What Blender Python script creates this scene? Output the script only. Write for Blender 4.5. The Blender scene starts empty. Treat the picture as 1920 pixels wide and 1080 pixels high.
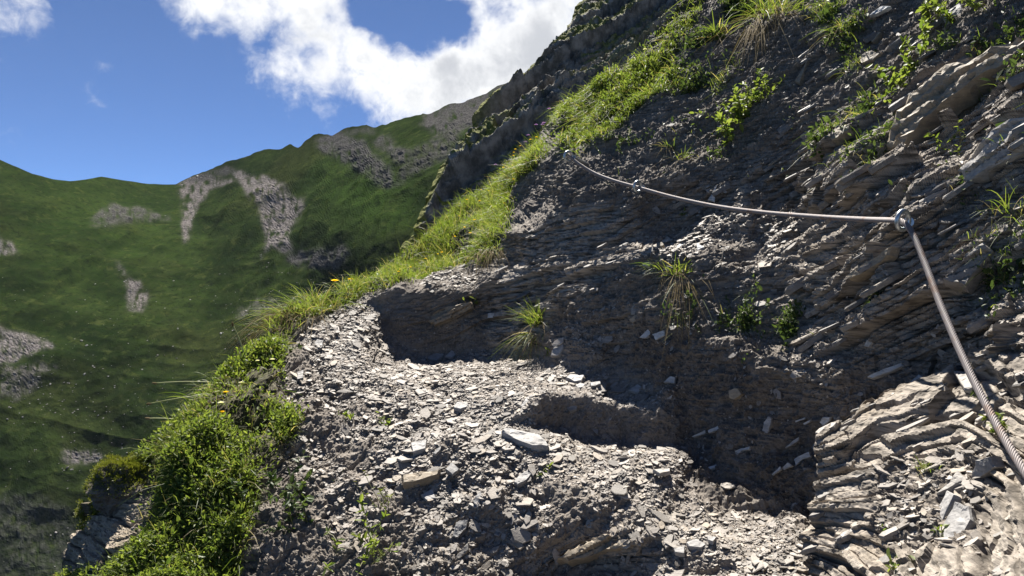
import bpy, math, random, time
import numpy as np
from mathutils import Vector
from mathutils.geometry import delaunay_2d_cdt

rng = np.random.default_rng(7)
random.seed(7)
R = math.radians
T0 = time.time()
C = bpy.context.scene.collection
SC = bpy.context.scene

# ------------------------------------------------------------------ camera, world, sun, exposure
F = 1387.0                                  # focal length in photograph pixels (26 mm on 36 mm)
cam = bpy.data.cameras.new('camera')
cam.lens = 26.0; cam.sensor_width = 36.0; cam.clip_start = 0.02; cam.clip_end = 6000
cam_o = bpy.data.objects.new('camera', cam); C.objects.link(cam_o)
cam_o.rotation_euler = (R(90), 0, 0)
SC.camera = cam_o

SUN_AZ, SUN_EL = -7.0, 55.5                # azimuth from +Y towards +X, elevation
sd = Vector((math.sin(R(SUN_AZ)) * math.cos(R(SUN_EL)), math.cos(R(SUN_AZ)) * math.cos(R(SUN_EL)), math.sin(R(SUN_EL))))
sun = bpy.data.lights.new('sun', 'SUN'); sun.energy = 5.0; sun.angle = R(0.53); sun.color = (1, 0.955, 0.88)
sun_o = bpy.data.objects.new('sun', sun); C.objects.link(sun_o)
sun_o.rotation_euler = (-sd).to_track_quat('-Z', 'Y').to_euler()
sun_o.location = (-20, 60, 80)

SC.view_settings.view_transform = 'Standard'; SC.view_settings.look = 'None'
SC.view_settings.exposure = 1.58; SC.view_settings.gamma = 1.0
SC.view_settings.use_curve_mapping = False
SC.cycles.max_bounces = 6; SC.cycles.diffuse_bounces = 2; SC.cycles.glossy_bounces = 2; SC.cycles.transmission_bounces = 4

def raydir(u, v):
    return Vector(((u - 960) / F, 1.0, (540 - v) / F)).normalized()

W = bpy.data.worlds.new('World'); SC.world = W; W.use_nodes = True
def build_world():
    nt = W.node_tree; N = nt.nodes; L = nt.links; N.clear()
    out = N.new('ShaderNodeOutputWorld'); bg = N.new('ShaderNodeBackground'); bg.inputs['Strength'].default_value = 0.05
    L.new(bg.outputs[0], out.inputs[0])
    sky = N.new('ShaderNodeTexSky'); sky.sky_type = 'NISHITA'; sky.sun_disc = False
    sky.sun_elevation = R(SUN_EL); sky.sun_rotation = R(SUN_AZ); sky.altitude = 2200; sky.air_density = 0.5
    sky.dust_density = 0.15; sky.ozone_density = 4.5
    tc = N.new('ShaderNodeTexCoord')
    def math_(op, a, b=None, c=None, clamp=False):
        n = N.new('ShaderNodeMath'); n.operation = op; n.use_clamp = clamp
        for i, x in enumerate((a, b, c)):
            if x is None: continue
            if isinstance(x, (int, float)): n.inputs[i].default_value = x
            else: L.new(x, n.inputs[i])
        return n.outputs[0]
    def noise(scale, detail, rough, off=(0, 0, 0), dist=0.0):
        m = N.new('ShaderNodeMapping'); m.inputs['Location'].default_value = off
        L.new(tc.outputs['Generated'], m.inputs['Vector'])
        n = N.new('ShaderNodeTexNoise'); n.inputs['Scale'].default_value = scale; n.inputs['Detail'].default_value = detail
        n.inputs['Roughness'].default_value = rough; n.inputs['Distortion'].default_value = dist
        L.new(m.outputs[0], n.inputs['Vector']); return n.outputs['Fac']
    wn = N.new('ShaderNodeTexNoise'); wn.inputs['Scale'].default_value = 6.5; wn.inputs['Detail'].default_value = 4; wn.inputs['Roughness'].default_value = .6
    L.new(tc.outputs['Generated'], wn.inputs['Vector'])
    ws = N.new('ShaderNodeVectorMath'); ws.operation = 'MULTIPLY_ADD'; ws.inputs[1].default_value = (.1, .1, .1); ws.inputs[2].default_value = (-.05, -.05, -.05)
    L.new(wn.outputs['Color'], ws.inputs[0])
    wa = N.new('ShaderNodeVectorMath'); wa.operation = 'ADD'; L.new(tc.outputs['Generated'], wa.inputs[0]); L.new(ws.outputs[0], wa.inputs[1])
    DIR = wa.outputs[0]
    # banks of cloud, by direction in the sky (pixel, radius, weight)
    blobs = [(390, -50, 90, 1), (480, -10, 85, 1), (555, 35, 85, 1), (620, 80, 92, 1), (680, 115, 88, 1), (745, 145, 105, 1),
             (830, 140, 140, 1), (930, 120, 138, 1), (1010, 75, 135, 1), (1010, -50, 160, .9), (860, -70, 120, 1), (560, -60, 120, .9),
             (30, -10, 38, .45), (-480, -260, 200, 1), (1300, -250, 300, 1), (700, -420, 250, .8), (-600, 120, 250, .8)]
    m = None
    for (u, v, r, w) in blobs:
        d = raydir(u, v)
        vm = N.new('ShaderNodeVectorMath'); vm.operation = 'DISTANCE'; vm.inputs[1].default_value = d
        L.new(DIR, vm.inputs[0])
        s = math_('MULTIPLY_ADD', vm.outputs['Value'], -w / (r / F * 1.15), w, clamp=False)
        m = s if m is None else math_('SMOOTH_MAX', m, s, 0.15)
    m = math_('MAXIMUM', m, -0.6)
    # the blue hole in the bank
    for (u, v, r) in ((750, 35, 62), (700, 5, 45), (810, 60, 45), (870, 62, 30)):
        vm = N.new('ShaderNodeVectorMath'); vm.operation = 'DISTANCE'; vm.inputs[1].default_value = raydir(u, v)
        L.new(DIR, vm.inputs[0])
        s = math_('MULTIPLY_ADD', vm.outputs['Value'], -1.0 / (r / F * 1.5), 1.0)
        m = math_('SUBTRACT', m, math_('MAXIMUM', s, 0.0))
    n1 = noise(9, 8, 0.62, (3, 1, 2), 0.25)
    
    n4 = noise(34, 5, 0.65, (1, 7, 3), 0.4)
    q = math_('ADD', m, math_('MULTIPLY', math_('SUBTRACT', n1, 0.5), 2.0))
    q = math_('ADD', q, math_('MULTIPLY', math_('SUBTRACT', n4, 0.5), 0.95))
    cov = N.new('ShaderNodeMapRange'); cov.interpolation_type = 'SMOOTHSTEP'
    cov.inputs['From Min'].default_value = -0.05; cov.inputs['From Max'].default_value = 0.75
    L.new(q, cov.inputs['Value'])
    thick = N.new('ShaderNodeMapRange'); thick.interpolation_type = 'SMOOTHSTEP'
    thick.inputs['From Min'].default_value = 0.4; thick.inputs['From Max'].default_value = 1.55
    n3 = noise(11, 5, 0.58, (5, 5, 9), 0.3)
    L.new(math_('ADD', q, math_('MULTIPLY', math_('SUBTRACT', n3, 0.45), 2.6)), thick.inputs['Value'])
    ramp = N.new('ShaderNodeMix'); ramp.data_type = 'RGBA'
    ramp.inputs[6].default_value = (7.4, 7.45, 7.5, 1); ramp.inputs[7].default_value = (4.3, 4.45, 4.75, 1)
    L.new(thick.outputs[0], ramp.inputs[0])
    skyc = N.new('ShaderNodeMix'); skyc.data_type = 'RGBA'; skyc.blend_type = 'MULTIPLY'; skyc.inputs[0].default_value = 1
    skyc.inputs[7].default_value = (.8, .88, .97, 1)
    L.new(sky.outputs[0], skyc.inputs[6])
    mix = N.new('ShaderNodeMix'); mix.data_type = 'RGBA'
    L.new(cov.outputs[0], mix.inputs[0]); L.new(skyc.outputs[2], mix.inputs[6]); L.new(ramp.outputs[2], mix.inputs[7])
    L.new(mix.outputs[2], bg.inputs['Color'])
build_world()

# ------------------------------------------------------------------ numeric helpers
def _hash(ix, iy, iz, seed):
    h = (ix.astype(np.int64) * 374761393 + iy.astype(np.int64) * 668265263 + iz.astype(np.int64) * 2147483647 + seed * 974711) & 0xFFFFFFFF
    h = ((h ^ (h >> 13)) * 1274126177) & 0xFFFFFFFF
    h = ((h ^ (h >> 16)) * 2246822519) & 0xFFFFFFFF
    return ((h ^ (h >> 15)) & 0xFFFFFF) / float(0xFFFFFF)

def vnoise(P, seed=0):
    p = np.floor(P).astype(np.int64); f = P - p; f = f * f * f * (f * (f * 6 - 15) + 10)
    x, y, z = p[..., 0], p[..., 1], p[..., 2]; fx, fy, fz = f[..., 0], f[..., 1], f[..., 2]
    r = 0
    for dx in (0, 1):
        wx = fx if dx else 1 - fx
        for dy in (0, 1):
            wy = fy if dy else 1 - fy
            for dz in (0, 1):
                r = r + wx * wy * (fz if dz else 1 - fz) * _hash(x + dx, y + dy, z + dz, seed)
    return r - 0.5

def fbm(P, octv=4, seed=0, gain=0.5, lac=2.03):
    r = 0; a = 1.0; Q = np.array(P, dtype=float)
    for o in range(octv):
        r = r + a * vnoise(Q + 17.3 * o, seed + o); a *= gain; Q = Q * lac
    return r

def ridged(P, octv=4, seed=0, gain=0.5):
    r = 0; a = 1.0; Q = np.array(P, dtype=float)
    for o in range(octv):
        r = r + a * (0.5 - 2 * np.abs(vnoise(Q + 11.1 * o, seed + o))); a *= gain; Q = Q * 2.05
    return r

def inpoly(U, V, poly):
    poly = np.asarray(poly, float); ins = np.zeros(U.shape, bool); n = len(poly)
    for i in range(n):
        x1, y1 = poly[i]; x2, y2 = poly[(i + 1) % n]
        if y1 == y2: continue
        c = (V < y1) != (V < y2)
        ins ^= c & (U < (x2 - x1) * (V - y1) / (y2 - y1) + x1)
    return ins

def blur(A, s):
    s = float(s)
    if s <= 0: return A
    k = np.arange(-int(3 * s) - 1, int(3 * s) + 2); g = np.exp(-k * k / (2 * s * s)); g /= g.sum(); h = len(k) // 2
    for ax in (0, 1):
        B = np.pad(A, [(h, h) if a == ax else (0, 0) for a in range(2)], mode='edge')
        o = np.zeros_like(A)
        for i, w in enumerate(g):
            o += w * (B[i:i + A.shape[0], :] if ax == 0 else B[:, i:i + A.shape[1]])
        A = o
    return A

def soft(U, V, poly, s):
    return blur(inpoly(U, V, poly).astype(float), s)

def tin(ctrl, U, V):
    """piecewise planar surface through surveyed points (u, v, distance); planes stay planes because 1/distance is interpolated"""
    c = np.array(ctrl, float)
    vs, _, tris, _, _, _ = delaunay_2d_cdt([Vector((a, b)) for a, b in c[:, :2]], [], [], 0, 1e-6)
    vs = np.array([(p.x, p.y) for p in vs])
    val = np.array([1.0 / c[np.argmin((c[:, 0] - p[0]) ** 2 + (c[:, 1] - p[1]) ** 2), 2] for p in vs])
    out = np.full(U.shape, np.nan)
    for t in tris:
        a, b, d = vs[t[0]], vs[t[1]], vs[t[2]]
        den = (b[1] - d[1]) * (a[0] - d[0]) + (d[0] - b[0]) * (a[1] - d[1])
        if abs(den) < 1e-9: continue
        rows = np.where((V[:, 0] >= min(a[1], b[1], d[1]) - 1) & (V[:, 0] <= max(a[1], b[1], d[1]) + 1))[0]
        if len(rows) == 0: continue
        r0, r1 = rows[0], rows[-1] + 1
        u = U[r0:r1]; v = V[r0:r1]
        w0 = ((b[1] - d[1]) * (u - d[0]) + (d[0] - b[0]) * (v - d[1])) / den
        w1 = ((d[1] - a[1]) * (u - d[0]) + (a[0] - d[0]) * (v - d[1])) / den
        w2 = 1 - w0 - w1
        m = (w0 >= -1e-6) & (w1 >= -1e-6) & (w2 >= -1e-6)
        o = out[r0:r1]; o[m] = (w0 * val[t[0]] + w1 * val[t[1]] + w2 * val[t[2]])[m]
    bad = np.isnan(out)
    if bad.any():
        ii = np.argwhere(bad)
        for i, j in ii[:: max(1, len(ii) // 200000)]:
            pass
        # nearest control point outside the hull
        ub, vb = U[bad], V[bad]; best = np.full(ub.shape, 1e18); bv = np.zeros(ub.shape)
        for k in range(len(c)):
            dd = (ub - c[k, 0]) ** 2 + (vb - c[k, 1]) ** 2; q = dd < best; best[q] = dd[q]; bv[q] = 1 / c[k, 2]
        out[bad] = bv
    return out

def to3(U, V, D):
    return np.stack([(U - 960) / F * D, D, (540 - V) / F * D], -1)

def gridnormals(P):
    du = np.gradient(P, axis=1); dv = np.gradient(P, axis=0)
    n = np.cross(dv, du); l = np.linalg.norm(n, axis=-1, keepdims=True); n = n / np.maximum(l, 1e-12)
    flip = np.einsum('ijk,ijk->ij', n, P) > 0                      # face the open side
    n[flip] *= -1
    return n

def mesh_obj(name, verts, faces, mat, parent=None, attrs=None, smooth=False, link=True):
    me = bpy.data.meshes.new(name)
    verts = np.ascontiguousarray(verts, dtype=np.float32).reshape(-1, 3)
    if isinstance(faces, np.ndarray):
        k = faces.shape[1]; nf = len(faces); flat = faces.astype(np.int32).ravel(); starts = np.arange(nf, dtype=np.int32) * k; tot = np.full(nf, k, np.int32)
    else:
        tot = np.array([len(f) for f in faces], np.int32); flat = np.array([i for f in faces for i in f], np.int32)
        starts = np.concatenate([[0], np.cumsum(tot)[:-1]]).astype(np.int32)
    me.vertices.add(len(verts)); me.vertices.foreach_set('co', verts.ravel())
    me.loops.add(len(flat)); me.loops.foreach_set('vertex_index', flat)
    me.polygons.add(len(tot)); me.polygons.foreach_set('loop_start', starts); me.polygons.foreach_set('loop_total', tot)
    if attrs:
        for an, arr in attrs.items():
            a = me.attributes.new(an, 'FLOAT_COLOR', 'POINT'); a.data.foreach_set('color', np.ascontiguousarray(arr, np.float32).ravel())
    me.polygons.foreach_set('use_smooth', np.full(len(tot), smooth, bool))
    me.update(calc_edges=True); me.validate(verbose=False)
    if mat is not None: me.materials.append(mat)
    if not link: return me
    o = bpy.data.objects.new(name, me); C.objects.link(o)
    if parent is not None: o.parent = parent
    return o

def tag(o, label=None, cat=None, group=None, kind=None):
    if label: o['label'] = label
    if cat: o['category'] = cat
    if group: o['group'] = group
    if kind: o['kind'] = kind
    return o

def empty(name, loc):
    o = bpy.data.objects.new(name, None); o.location = loc; o.empty_display_size = 0.02; C.objects.link(o)
    bpy.context.view_layer.update() if False else None
    return o

def quads(nr, nc):
    i = np.arange(nr * nc).reshape(nr, nc)
    return np.stack([i[:-1, :-1].ravel(), i[1:, :-1].ravel(), i[1:, 1:].ravel(), i[:-1, 1:].ravel()], -1)

# ------------------------------------------------------------------ materials
class NT:
    def __init__(s, name):
        s.m = bpy.data.materials.new(name); s.m.use_nodes = True; s.t = s.m.node_tree; s.N = s.t.nodes; s.L = s.t.links; s.N.clear()
        s.out = s.N.new('ShaderNodeOutputMaterial')
    def node(s, t, **kw):
        n = s.N.new(t)
        for k, v in kw.items(): setattr(n, k, v)
        return n
    def inp(s, n, i, x):
        if isinstance(x, (int, float)): n.inputs[i].default_value = x
        elif isinstance(x, tuple): n.inputs[i].default_value = x if len(x) == 4 or n.inputs[i].type == 'VECTOR' else (*x, 1)
        else: s.L.new(x, n.inputs[i])
    def noise(s, scale, detail=6, rough=0.6, vec=None, dist=0.0):
        n = s.node('ShaderNodeTexNoise'); s.inp(n, 'Scale', scale); s.inp(n, 'Detail', detail); s.inp(n, 'Roughness', rough); s.inp(n, 'Distortion', dist)
        if vec is not None: s.L.new(vec, n.inputs['Vector'])
        return n.outputs['Fac']
    def pos(s):
        return s.node('ShaderNodeNewGeometry').outputs['Position']
    def map(s, vec, scale=(1, 1, 1), rot=(0, 0, 0)):
        n = s.node('ShaderNodeMapping'); s.L.new(vec, n.inputs['Vector']); n.inputs['Scale'].default_value = scale; n.inputs['Rotation'].default_value = rot
        return n.outputs[0]
    def rng(s, x, a, b, c=0.0, d=1.0, smooth=True):
        n = s.node('ShaderNodeMapRange'); n.interpolation_type = 'SMOOTHSTEP' if smooth else 'LINEAR'
        s.inp(n, 'Value', x); s.inp(n, 'From Min', a); s.inp(n, 'From Max', b); s.inp(n, 'To Min', c); s.inp(n, 'To Max', d); return n.outputs[0]
    def mix(s, f, a, b, mode='MIX'):
        n = s.node('ShaderNodeMix', data_type='RGBA', blend_type=mode); s.inp(n, 0, f); s.inp(n, 6, a); s.inp(n, 7, b); return n.outputs[2]
    def math(s, op, a, b=None):
        n = s.node('ShaderNodeMath', operation=op); s.inp(n, 0, a)
        if b is not None: s.inp(n, 1, b)
        return n.outputs[0]
    def attr(s, name):
        a = s.node('ShaderNodeAttribute', attribute_name=name); sp = s.node('ShaderNodeSeparateColor'); s.L.new(a.outputs['Color'], sp.inputs[0])
        return sp.outputs[0], sp.outputs[1], sp.outputs[2], a.outputs['Alpha']
    def bump(s, h, strength, dist):
        b = s.node('ShaderNodeBump'); s.inp(b, 'Strength', strength); s.inp(b, 'Distance', dist); s.L.new(h, b.inputs['Height']); return b.outputs[0]
    def principled(s, col, rough=0.9, normal=None, metal=0.0, spec=0.3):
        p = s.node('ShaderNodeBsdfPrincipled'); s.inp(p, 'Base Color', col); s.inp(p, 'Roughness', rough); s.inp(p, 'Metallic', metal); s.inp(p, 'Specular IOR Level', spec)
        if normal is not None: s.L.new(normal, p.inputs['Normal'])
        s.L.new(p.outputs[0], s.out.inputs[0]); return p

NB = Vector((-math.sin(R(22)), -0.22, math.cos(R(22)))).normalized()       # normal of the slate bedding
NBA = np.array(NB)

def bed_coords(t):
    """position seen along and across the bedding: stretched streaks follow the strata"""
    return t.map(t.pos(), (5, 5, 34), (0, R(22), 0))

def mat_hill():
    t = NT('slate_ground'); rock, grass, tan, wet = t.attr('mask'); p = t.pos()
    n_f = t.noise(140, 5, .65, p); n_m = t.noise(22, 6, .6, p); n_l = t.noise(4, 5, .55, p); n_b = t.noise(3, 7, .6, bed_coords(t), .4)
    soil = t.mix(t.rng(n_f, .3, .7), (.046, .039, .033), (.142, .119, .099))
    soil = t.mix(t.rng(n_m, .5, .75), soil, (.2, .17, .14))
    rk = t.mix(t.rng(n_b, .32, .62), (.054, .048, .042), (.31, .272, .23))
    rk = t.mix(t.rng(n_m, .5, .75, 0, .6), rk, (.13, .115, .1))
    rk = t.mix(t.rng(n_l, .55, .75, 0, .35), rk, (.26, .2, .13))
    rk = t.mix(tan, rk, t.mix(n_b, (.16, .125, .08), (.34, .28, .2)))
    gr = t.mix(t.rng(n_m, .35, .65), (.04, .034, .02), (.07, .068, .026))
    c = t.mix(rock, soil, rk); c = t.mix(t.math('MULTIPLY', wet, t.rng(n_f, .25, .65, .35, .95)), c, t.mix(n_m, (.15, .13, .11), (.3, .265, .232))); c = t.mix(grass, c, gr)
    h = t.math('ADD', t.math('MULTIPLY', n_f, .5), n_b)
    t.principled(c, .92, t.bump(h, .5, .004), spec=.25); return t.m

def mat_stone(name, dark, light, warm, spec=.35, rough=.7):
    t = NT(name); oi = t.node('ShaderNodeObjectInfo'); p = t.pos()
    isl = t.node('ShaderNodeNewGeometry').outputs['Random Per Island']
    r = t.math('FRACT', t.math('ADD', oi.outputs['Random'], isl))
    c = t.mix(r, dark, light)
    c = t.mix(t.rng(t.math('FRACT', t.math('MULTIPLY', r, 7.3)), .72, .95, 0, .7), c, warm)
    n = t.noise(45, 4, .65, p); n2 = t.noise(200, 3, .6, p); nb = t.noise(4, 4, .6, bed_coords(t), .5)
    c = t.mix(t.rng(nb, .35, .65, 0, .5), t.mix(.5, c, (.06, .055, .05)), c)
    c = t.mix(t.rng(n, .4, .7, 0, .45), c, t.mix(.55, c, (.05, .045, .04)))
    c = t.mix(t.rng(n2, .55, .75, 0, .35), c, (.45, .43, .4))
    t.principled(c, rough, t.bump(t.math('ADD', n, n2), .35, .003), spec=spec); return t.m

def mat_leaf(name, a, b, trans=.5, dry=None, rough=.5, spec=.28):
    t = NT(name); isl = t.node('ShaderNodeNewGeometry').outputs['Random Per Island']; oi = t.node('ShaderNodeObjectInfo')
    r = t.math('FRACT', t.math('ADD', oi.outputs['Random'], isl))
    c = t.mix(r, a, b)
    if dry: c = t.mix(t.rng(t.math('FRACT', t.math('MULTIPLY', r, 13.7)), 1 - dry[1], 1 - dry[1] + .05), c, dry[0])
    d = t.node('ShaderNodeBsdfPrincipled'); t.inp(d, 'Base Color', c); t.inp(d, 'Roughness', rough); t.inp(d, 'Specular IOR Level', spec)
    tr = t.node('ShaderNodeBsdfTranslucent'); t.inp(tr, 'Color', t.mix(1.0, c, (1.4, 1.45, .75, 1), 'MULTIPLY'))
    mx = t.node('ShaderNodeMixShader'); t.inp(mx, 0, trans); t.L.new(d.outputs[0], mx.inputs[1]); t.L.new(tr.outputs[0], mx.inputs[2])
    t.L.new(mx.outputs[0], t.out.inputs[0]); return t.m

def mat_plain(name, col, rough=.6, metal=0.0, spec=.5, trans=0):
    t = NT(name); n = t.noise(300, 4, .6, t.pos())
    t.principled(t.mix(t.rng(n, .4, .75, 0, .4), col, tuple(x * .55 for x in col)), rough, metal=metal, spec=spec); return t.m

M_HILL = mat_hill()
M_CHIP = mat_stone('slate_chip', (.14, .122, .104), (.53, .472, .41), (.42, .335, .24))
M_SLATE = mat_stone('slate_stone', (.3, .29, .28), (.48, .46, .44), (.42, .38, .33))
M_DARK = mat_stone('dark_slate', (.12, .112, .106), (.29, .265, .24), (.3, .24, .165))
M_TAN = mat_stone('ochre_stone', (.32, .25, .165), (.44, .355, .245), (.36, .29, .2))
M_PALE = mat_stone('pale_quartz_slate', (.52, .53, .54), (.68, .68, .67), (.6, .55, .48))
M_LAYER = mat_stone('slate_layer', (.13, .118, .105), (.36, .32, .28), (.33, .265, .19), rough=.6)
M_GRASS = mat_leaf('grass_blade', (.078, .118, .02), (.17, .2, .05), .52, ((.34, .28, .14), .14))
M_DRY = mat_leaf('dry_grass', (.15, .11, .055), (.27, .21, .115), .25, None, .8, .08)
M_LEAF = mat_leaf('green_leaf', (.075, .115, .024), (.18, .21, .055), .48)
M_LEAFD = mat_leaf('dark_leaf', (.035, .06, .02), (.085, .115, .04), .35)
M_MOSS = mat_leaf('moss', (.08, .1, .015), (.2, .2, .04), .3)
M_STEM = mat_plain('stem', (.16, .15, .05))
M_STALK = mat_plain('stalk', (.3, .31, .12))
M_YEL = mat_leaf('yellow_petal', (.75, .46, .01), (.8, .56, .02), .4)
M_PUR = mat_leaf('purple_petal', (.25, .12, .5), (.35, .2, .6), .4)
M_WHITE = mat_leaf('white_petal', (.6, .58, .5), (.75, .72, .62), .4)

# ------------------------------------------------------------------ the near hillside: one surveyed sheet
NEAR = [
 # trench floor and lower path
 (1400,1050,1.85),(1330,985,2.04),(1480,1015,1.88),(1400,1300,1.45),(1300,1900,.93),(1200,2700,.62),(1440,978,2.06),
 (1200,865,2.24),(1272,872,2.25),(1288,950,2.12),(1315,1000,1.97),
 (1100,930,2.14),(1230,985,2.02),(1180,1008,1.99),(1090,1012,2.05),(1110,1072,2.04),(1260,1050,1.92),(1200,1200,1.78),
 # the step riser
 (1238,742,2.57),(1290,862,2.42),
 # upper tread
 (1100,700,2.74),(1180,722,2.66),(950,690,2.9),(850,720,2.82),(1050,682,2.86),(1155,700,2.74),(1010,668,3.08),(900,740,2.7),(930,800,2.47),
 # scree slope on the valley side
 (800,745,2.68),(700,700,2.88),(650,605,3.28),(715,572,3.5),(560,645,3.0),(518,600,3.15),(600,762,2.58),(545,722,2.7),(700,850,2.37),
 (850,850,2.35),(900,950,2.15),(750,950,2.14),(800,1060,2.0),(950,1072,2.02),(600,905,2.24),(650,1065,1.96),(500,1065,1.94),(680,625,3.17),
 (690,556,3.62),(620,565,3.45),
 # grassy flank and the mossy knob at its foot
 (400,800,2.32),(300,832,2.42),(450,682,2.76),(380,740,2.58),(490,640,2.95),(280,1000,2.1),(200,1062,2.05),(340,900,2.18),(420,950,2.08),(290,870,2.3),(185,900,2.42),
 (128,985,2.5),(105,1075,2.42),(250,960,2.2),(60,1300,2.1),(400,1300,1.7),(700,1400,1.65),(100,2000,1.2),(500,2700,.75),(900,1900,1.15),
 # curved bank and the plateau on it
 (760,522,3.85),(880,506,3.9),
 (850,490,4.2),(700,530,4.1),
 # grass ridge
 (770,500,4.35),(850,412,4.9),(930,345,5.1),(1000,272,5.3),(950,400,4.3),(930,442,3.92),(912,500,3.6),(914,590,3.4),
 # slate face behind the bend
 (1000,600,3.2),(1000,500,3.3),(1000,422,3.38),(962,432,3.5),(1060,392,3.3),(1130,372,3.17),(1000,382,3.85),(1030,332,3.8),(1085,300,3.4),(1120,300,3.4),
 (1012,305,4.1),(1030,262,4.2),(1045,232,4.3),
 # wall above the path
 (1150,450,3.02),(1200,560,2.76),(1150,642,2.78),(1100,600,2.87),(1250,445,3.05),(1350,398,3.0),(1400,470,2.64),(1500,462,2.5),(1290,485,2.74),(1232,475,2.82),(1300,540,2.67),(1300,622,2.52),(1250,702,2.56),
 (1300,800,2.46),(1400,800,2.29),(1500,800,2.17),(1400,930,2.18),(1500,940,2.08),(1450,680,2.26),(1450,640,2.36),(1600,680,2.06),(1700,650,1.92),(1560,745,2.05),(1850,600,1.68),
 (1200,350,3.16),(1400,330,2.98),(1500,408,2.76),(1480,540,2.44),(1690,412,1.95),(1700,520,1.9),(1800,400,1.88),(1900,400,1.78),
 (1200,232,3.5),(1150,205,3.65),(1110,165,4.05),(1180,110,4.1),(1290,0,4.3),(1300,100,3.75),(1400,80,3.5),(1500,50,3.3),(1260,160,3.55),(1380,230,3.2),(1500,200,2.95),(1700,200,2.36),
 (1850,120,2.22),(1900,30,2.26),(1650,50,2.82),(1800,300,2.02),(1900,250,1.86),
 (1380,-100,4.9),(1600,-200,4.0),(1920,-200,2.75),(1500,-600,6.8),(2050,-600,4.3),(2400,-600,3.1),
 (2300,400,1.35),(2300,900,.95),(2300,0,1.8),(1700,900,1.9),(1900,900,1.75),(1700,1100,1.75),(1900,1300,1.2),(2300,1500,.8),(1900,2700,.5),(2500,2700,.4),
]
FEAT = [  # break lines of the ground: lips and feet of the bank and of the step
 [(714,585,3.48),(720,560,3.46),(762,547,3.42),(830,546,3.4),(900,548,3.38)],
 [(714,612,3.44),(724,642,3.4),(755,660,3.36),(785,669,3.34),(840,673,3.32),(900,673,3.29),(960,670,3.2),(1000,668,3.1)],
 [(705,640,3.3),(735,672,3.22),(785,686,3.14),(850,693,3.03),(900,692,2.98),(960,690,2.93)],
 [(998,765,2.51),(1005,750,2.54),(1020,742,2.56),(1060,739,2.585),(1100,741,2.58),(1160,752,2.545),(1218,770,2.5),(1250,775,2.47)],
 [(990,793,2.5),(1010,802,2.54),(1050,809,2.57),(1100,817,2.56),(1160,828,2.525),(1220,838,2.48),(1262,850,2.45)],
 [(990,806,2.45),(1050,823,2.45),(1100,832,2.44),(1160,845,2.4),(1220,856,2.35)],
 [(1010,734,2.62),(1100,730,2.65),(1200,752,2.58)]]
for _l in FEAT:
    _a = np.array(_l, float)
    for _i in range(len(_a) - 1):
        _n = max(1, int(np.hypot(*(_a[_i + 1, :2] - _a[_i, :2])) / 16))
        NEAR += [tuple(_a[_i] + (_a[_i + 1] - _a[_i]) * _k / _n) for _k in range(_n)]
    NEAR.append(tuple(_a[-1]))
SIL = np.array([(-600,1620),(-300,1470),(-100,1345),(0,1290),(60,1240),(110,1180),(165,1110),(222,1040),(270,1000),(345,925),(412,848),(470,775),(520,712),(545,640),(565,585),(600,516),
                (640,482),(680,448),(740,378),(790,335),(832,298),(862,262),(880,212),(900,182),(940,165),(985,130),(1030,112),(1080,102),(1300,60),(2000,40),(2700,0)], float)

def near_sheet():
    v = np.concatenate([np.linspace(-600, -20, 40)[:-1], np.arange(-20, 1096, 2.2), np.linspace(1098, 2650, 50)])
    t = np.concatenate([np.linspace(0, 1, 860)])
    uL = np.interp(v, SIL[:, 0], SIL[:, 1])
    uL = uL + 5 * fbm(np.stack([v / 14, v * 0, v * 0 + 3], -1), 3, 91)
    right = 1990 + 0 * v
    U = uL[:, None] + (right - uL)[:, None] * t[None, :]
    # beside the frame the wall goes on more coarsely
    ext = np.linspace(1990, 2500, 30)[1:]
    U = np.concatenate([U, np.repeat(ext[None, :], len(v), 0)], 1)
    V = np.repeat(v[:, None], U.shape[1], 1)
    Q = tin(NEAR, U, V)
    Q = blur(Q, 2.6)
    return U, V, 1 / Q

U, V, D = near_sheet()
P0 = to3(U, V, D); N0 = gridnormals(np.stack([blur(P0[..., i], 6) for i in range(3)], -1))

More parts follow.
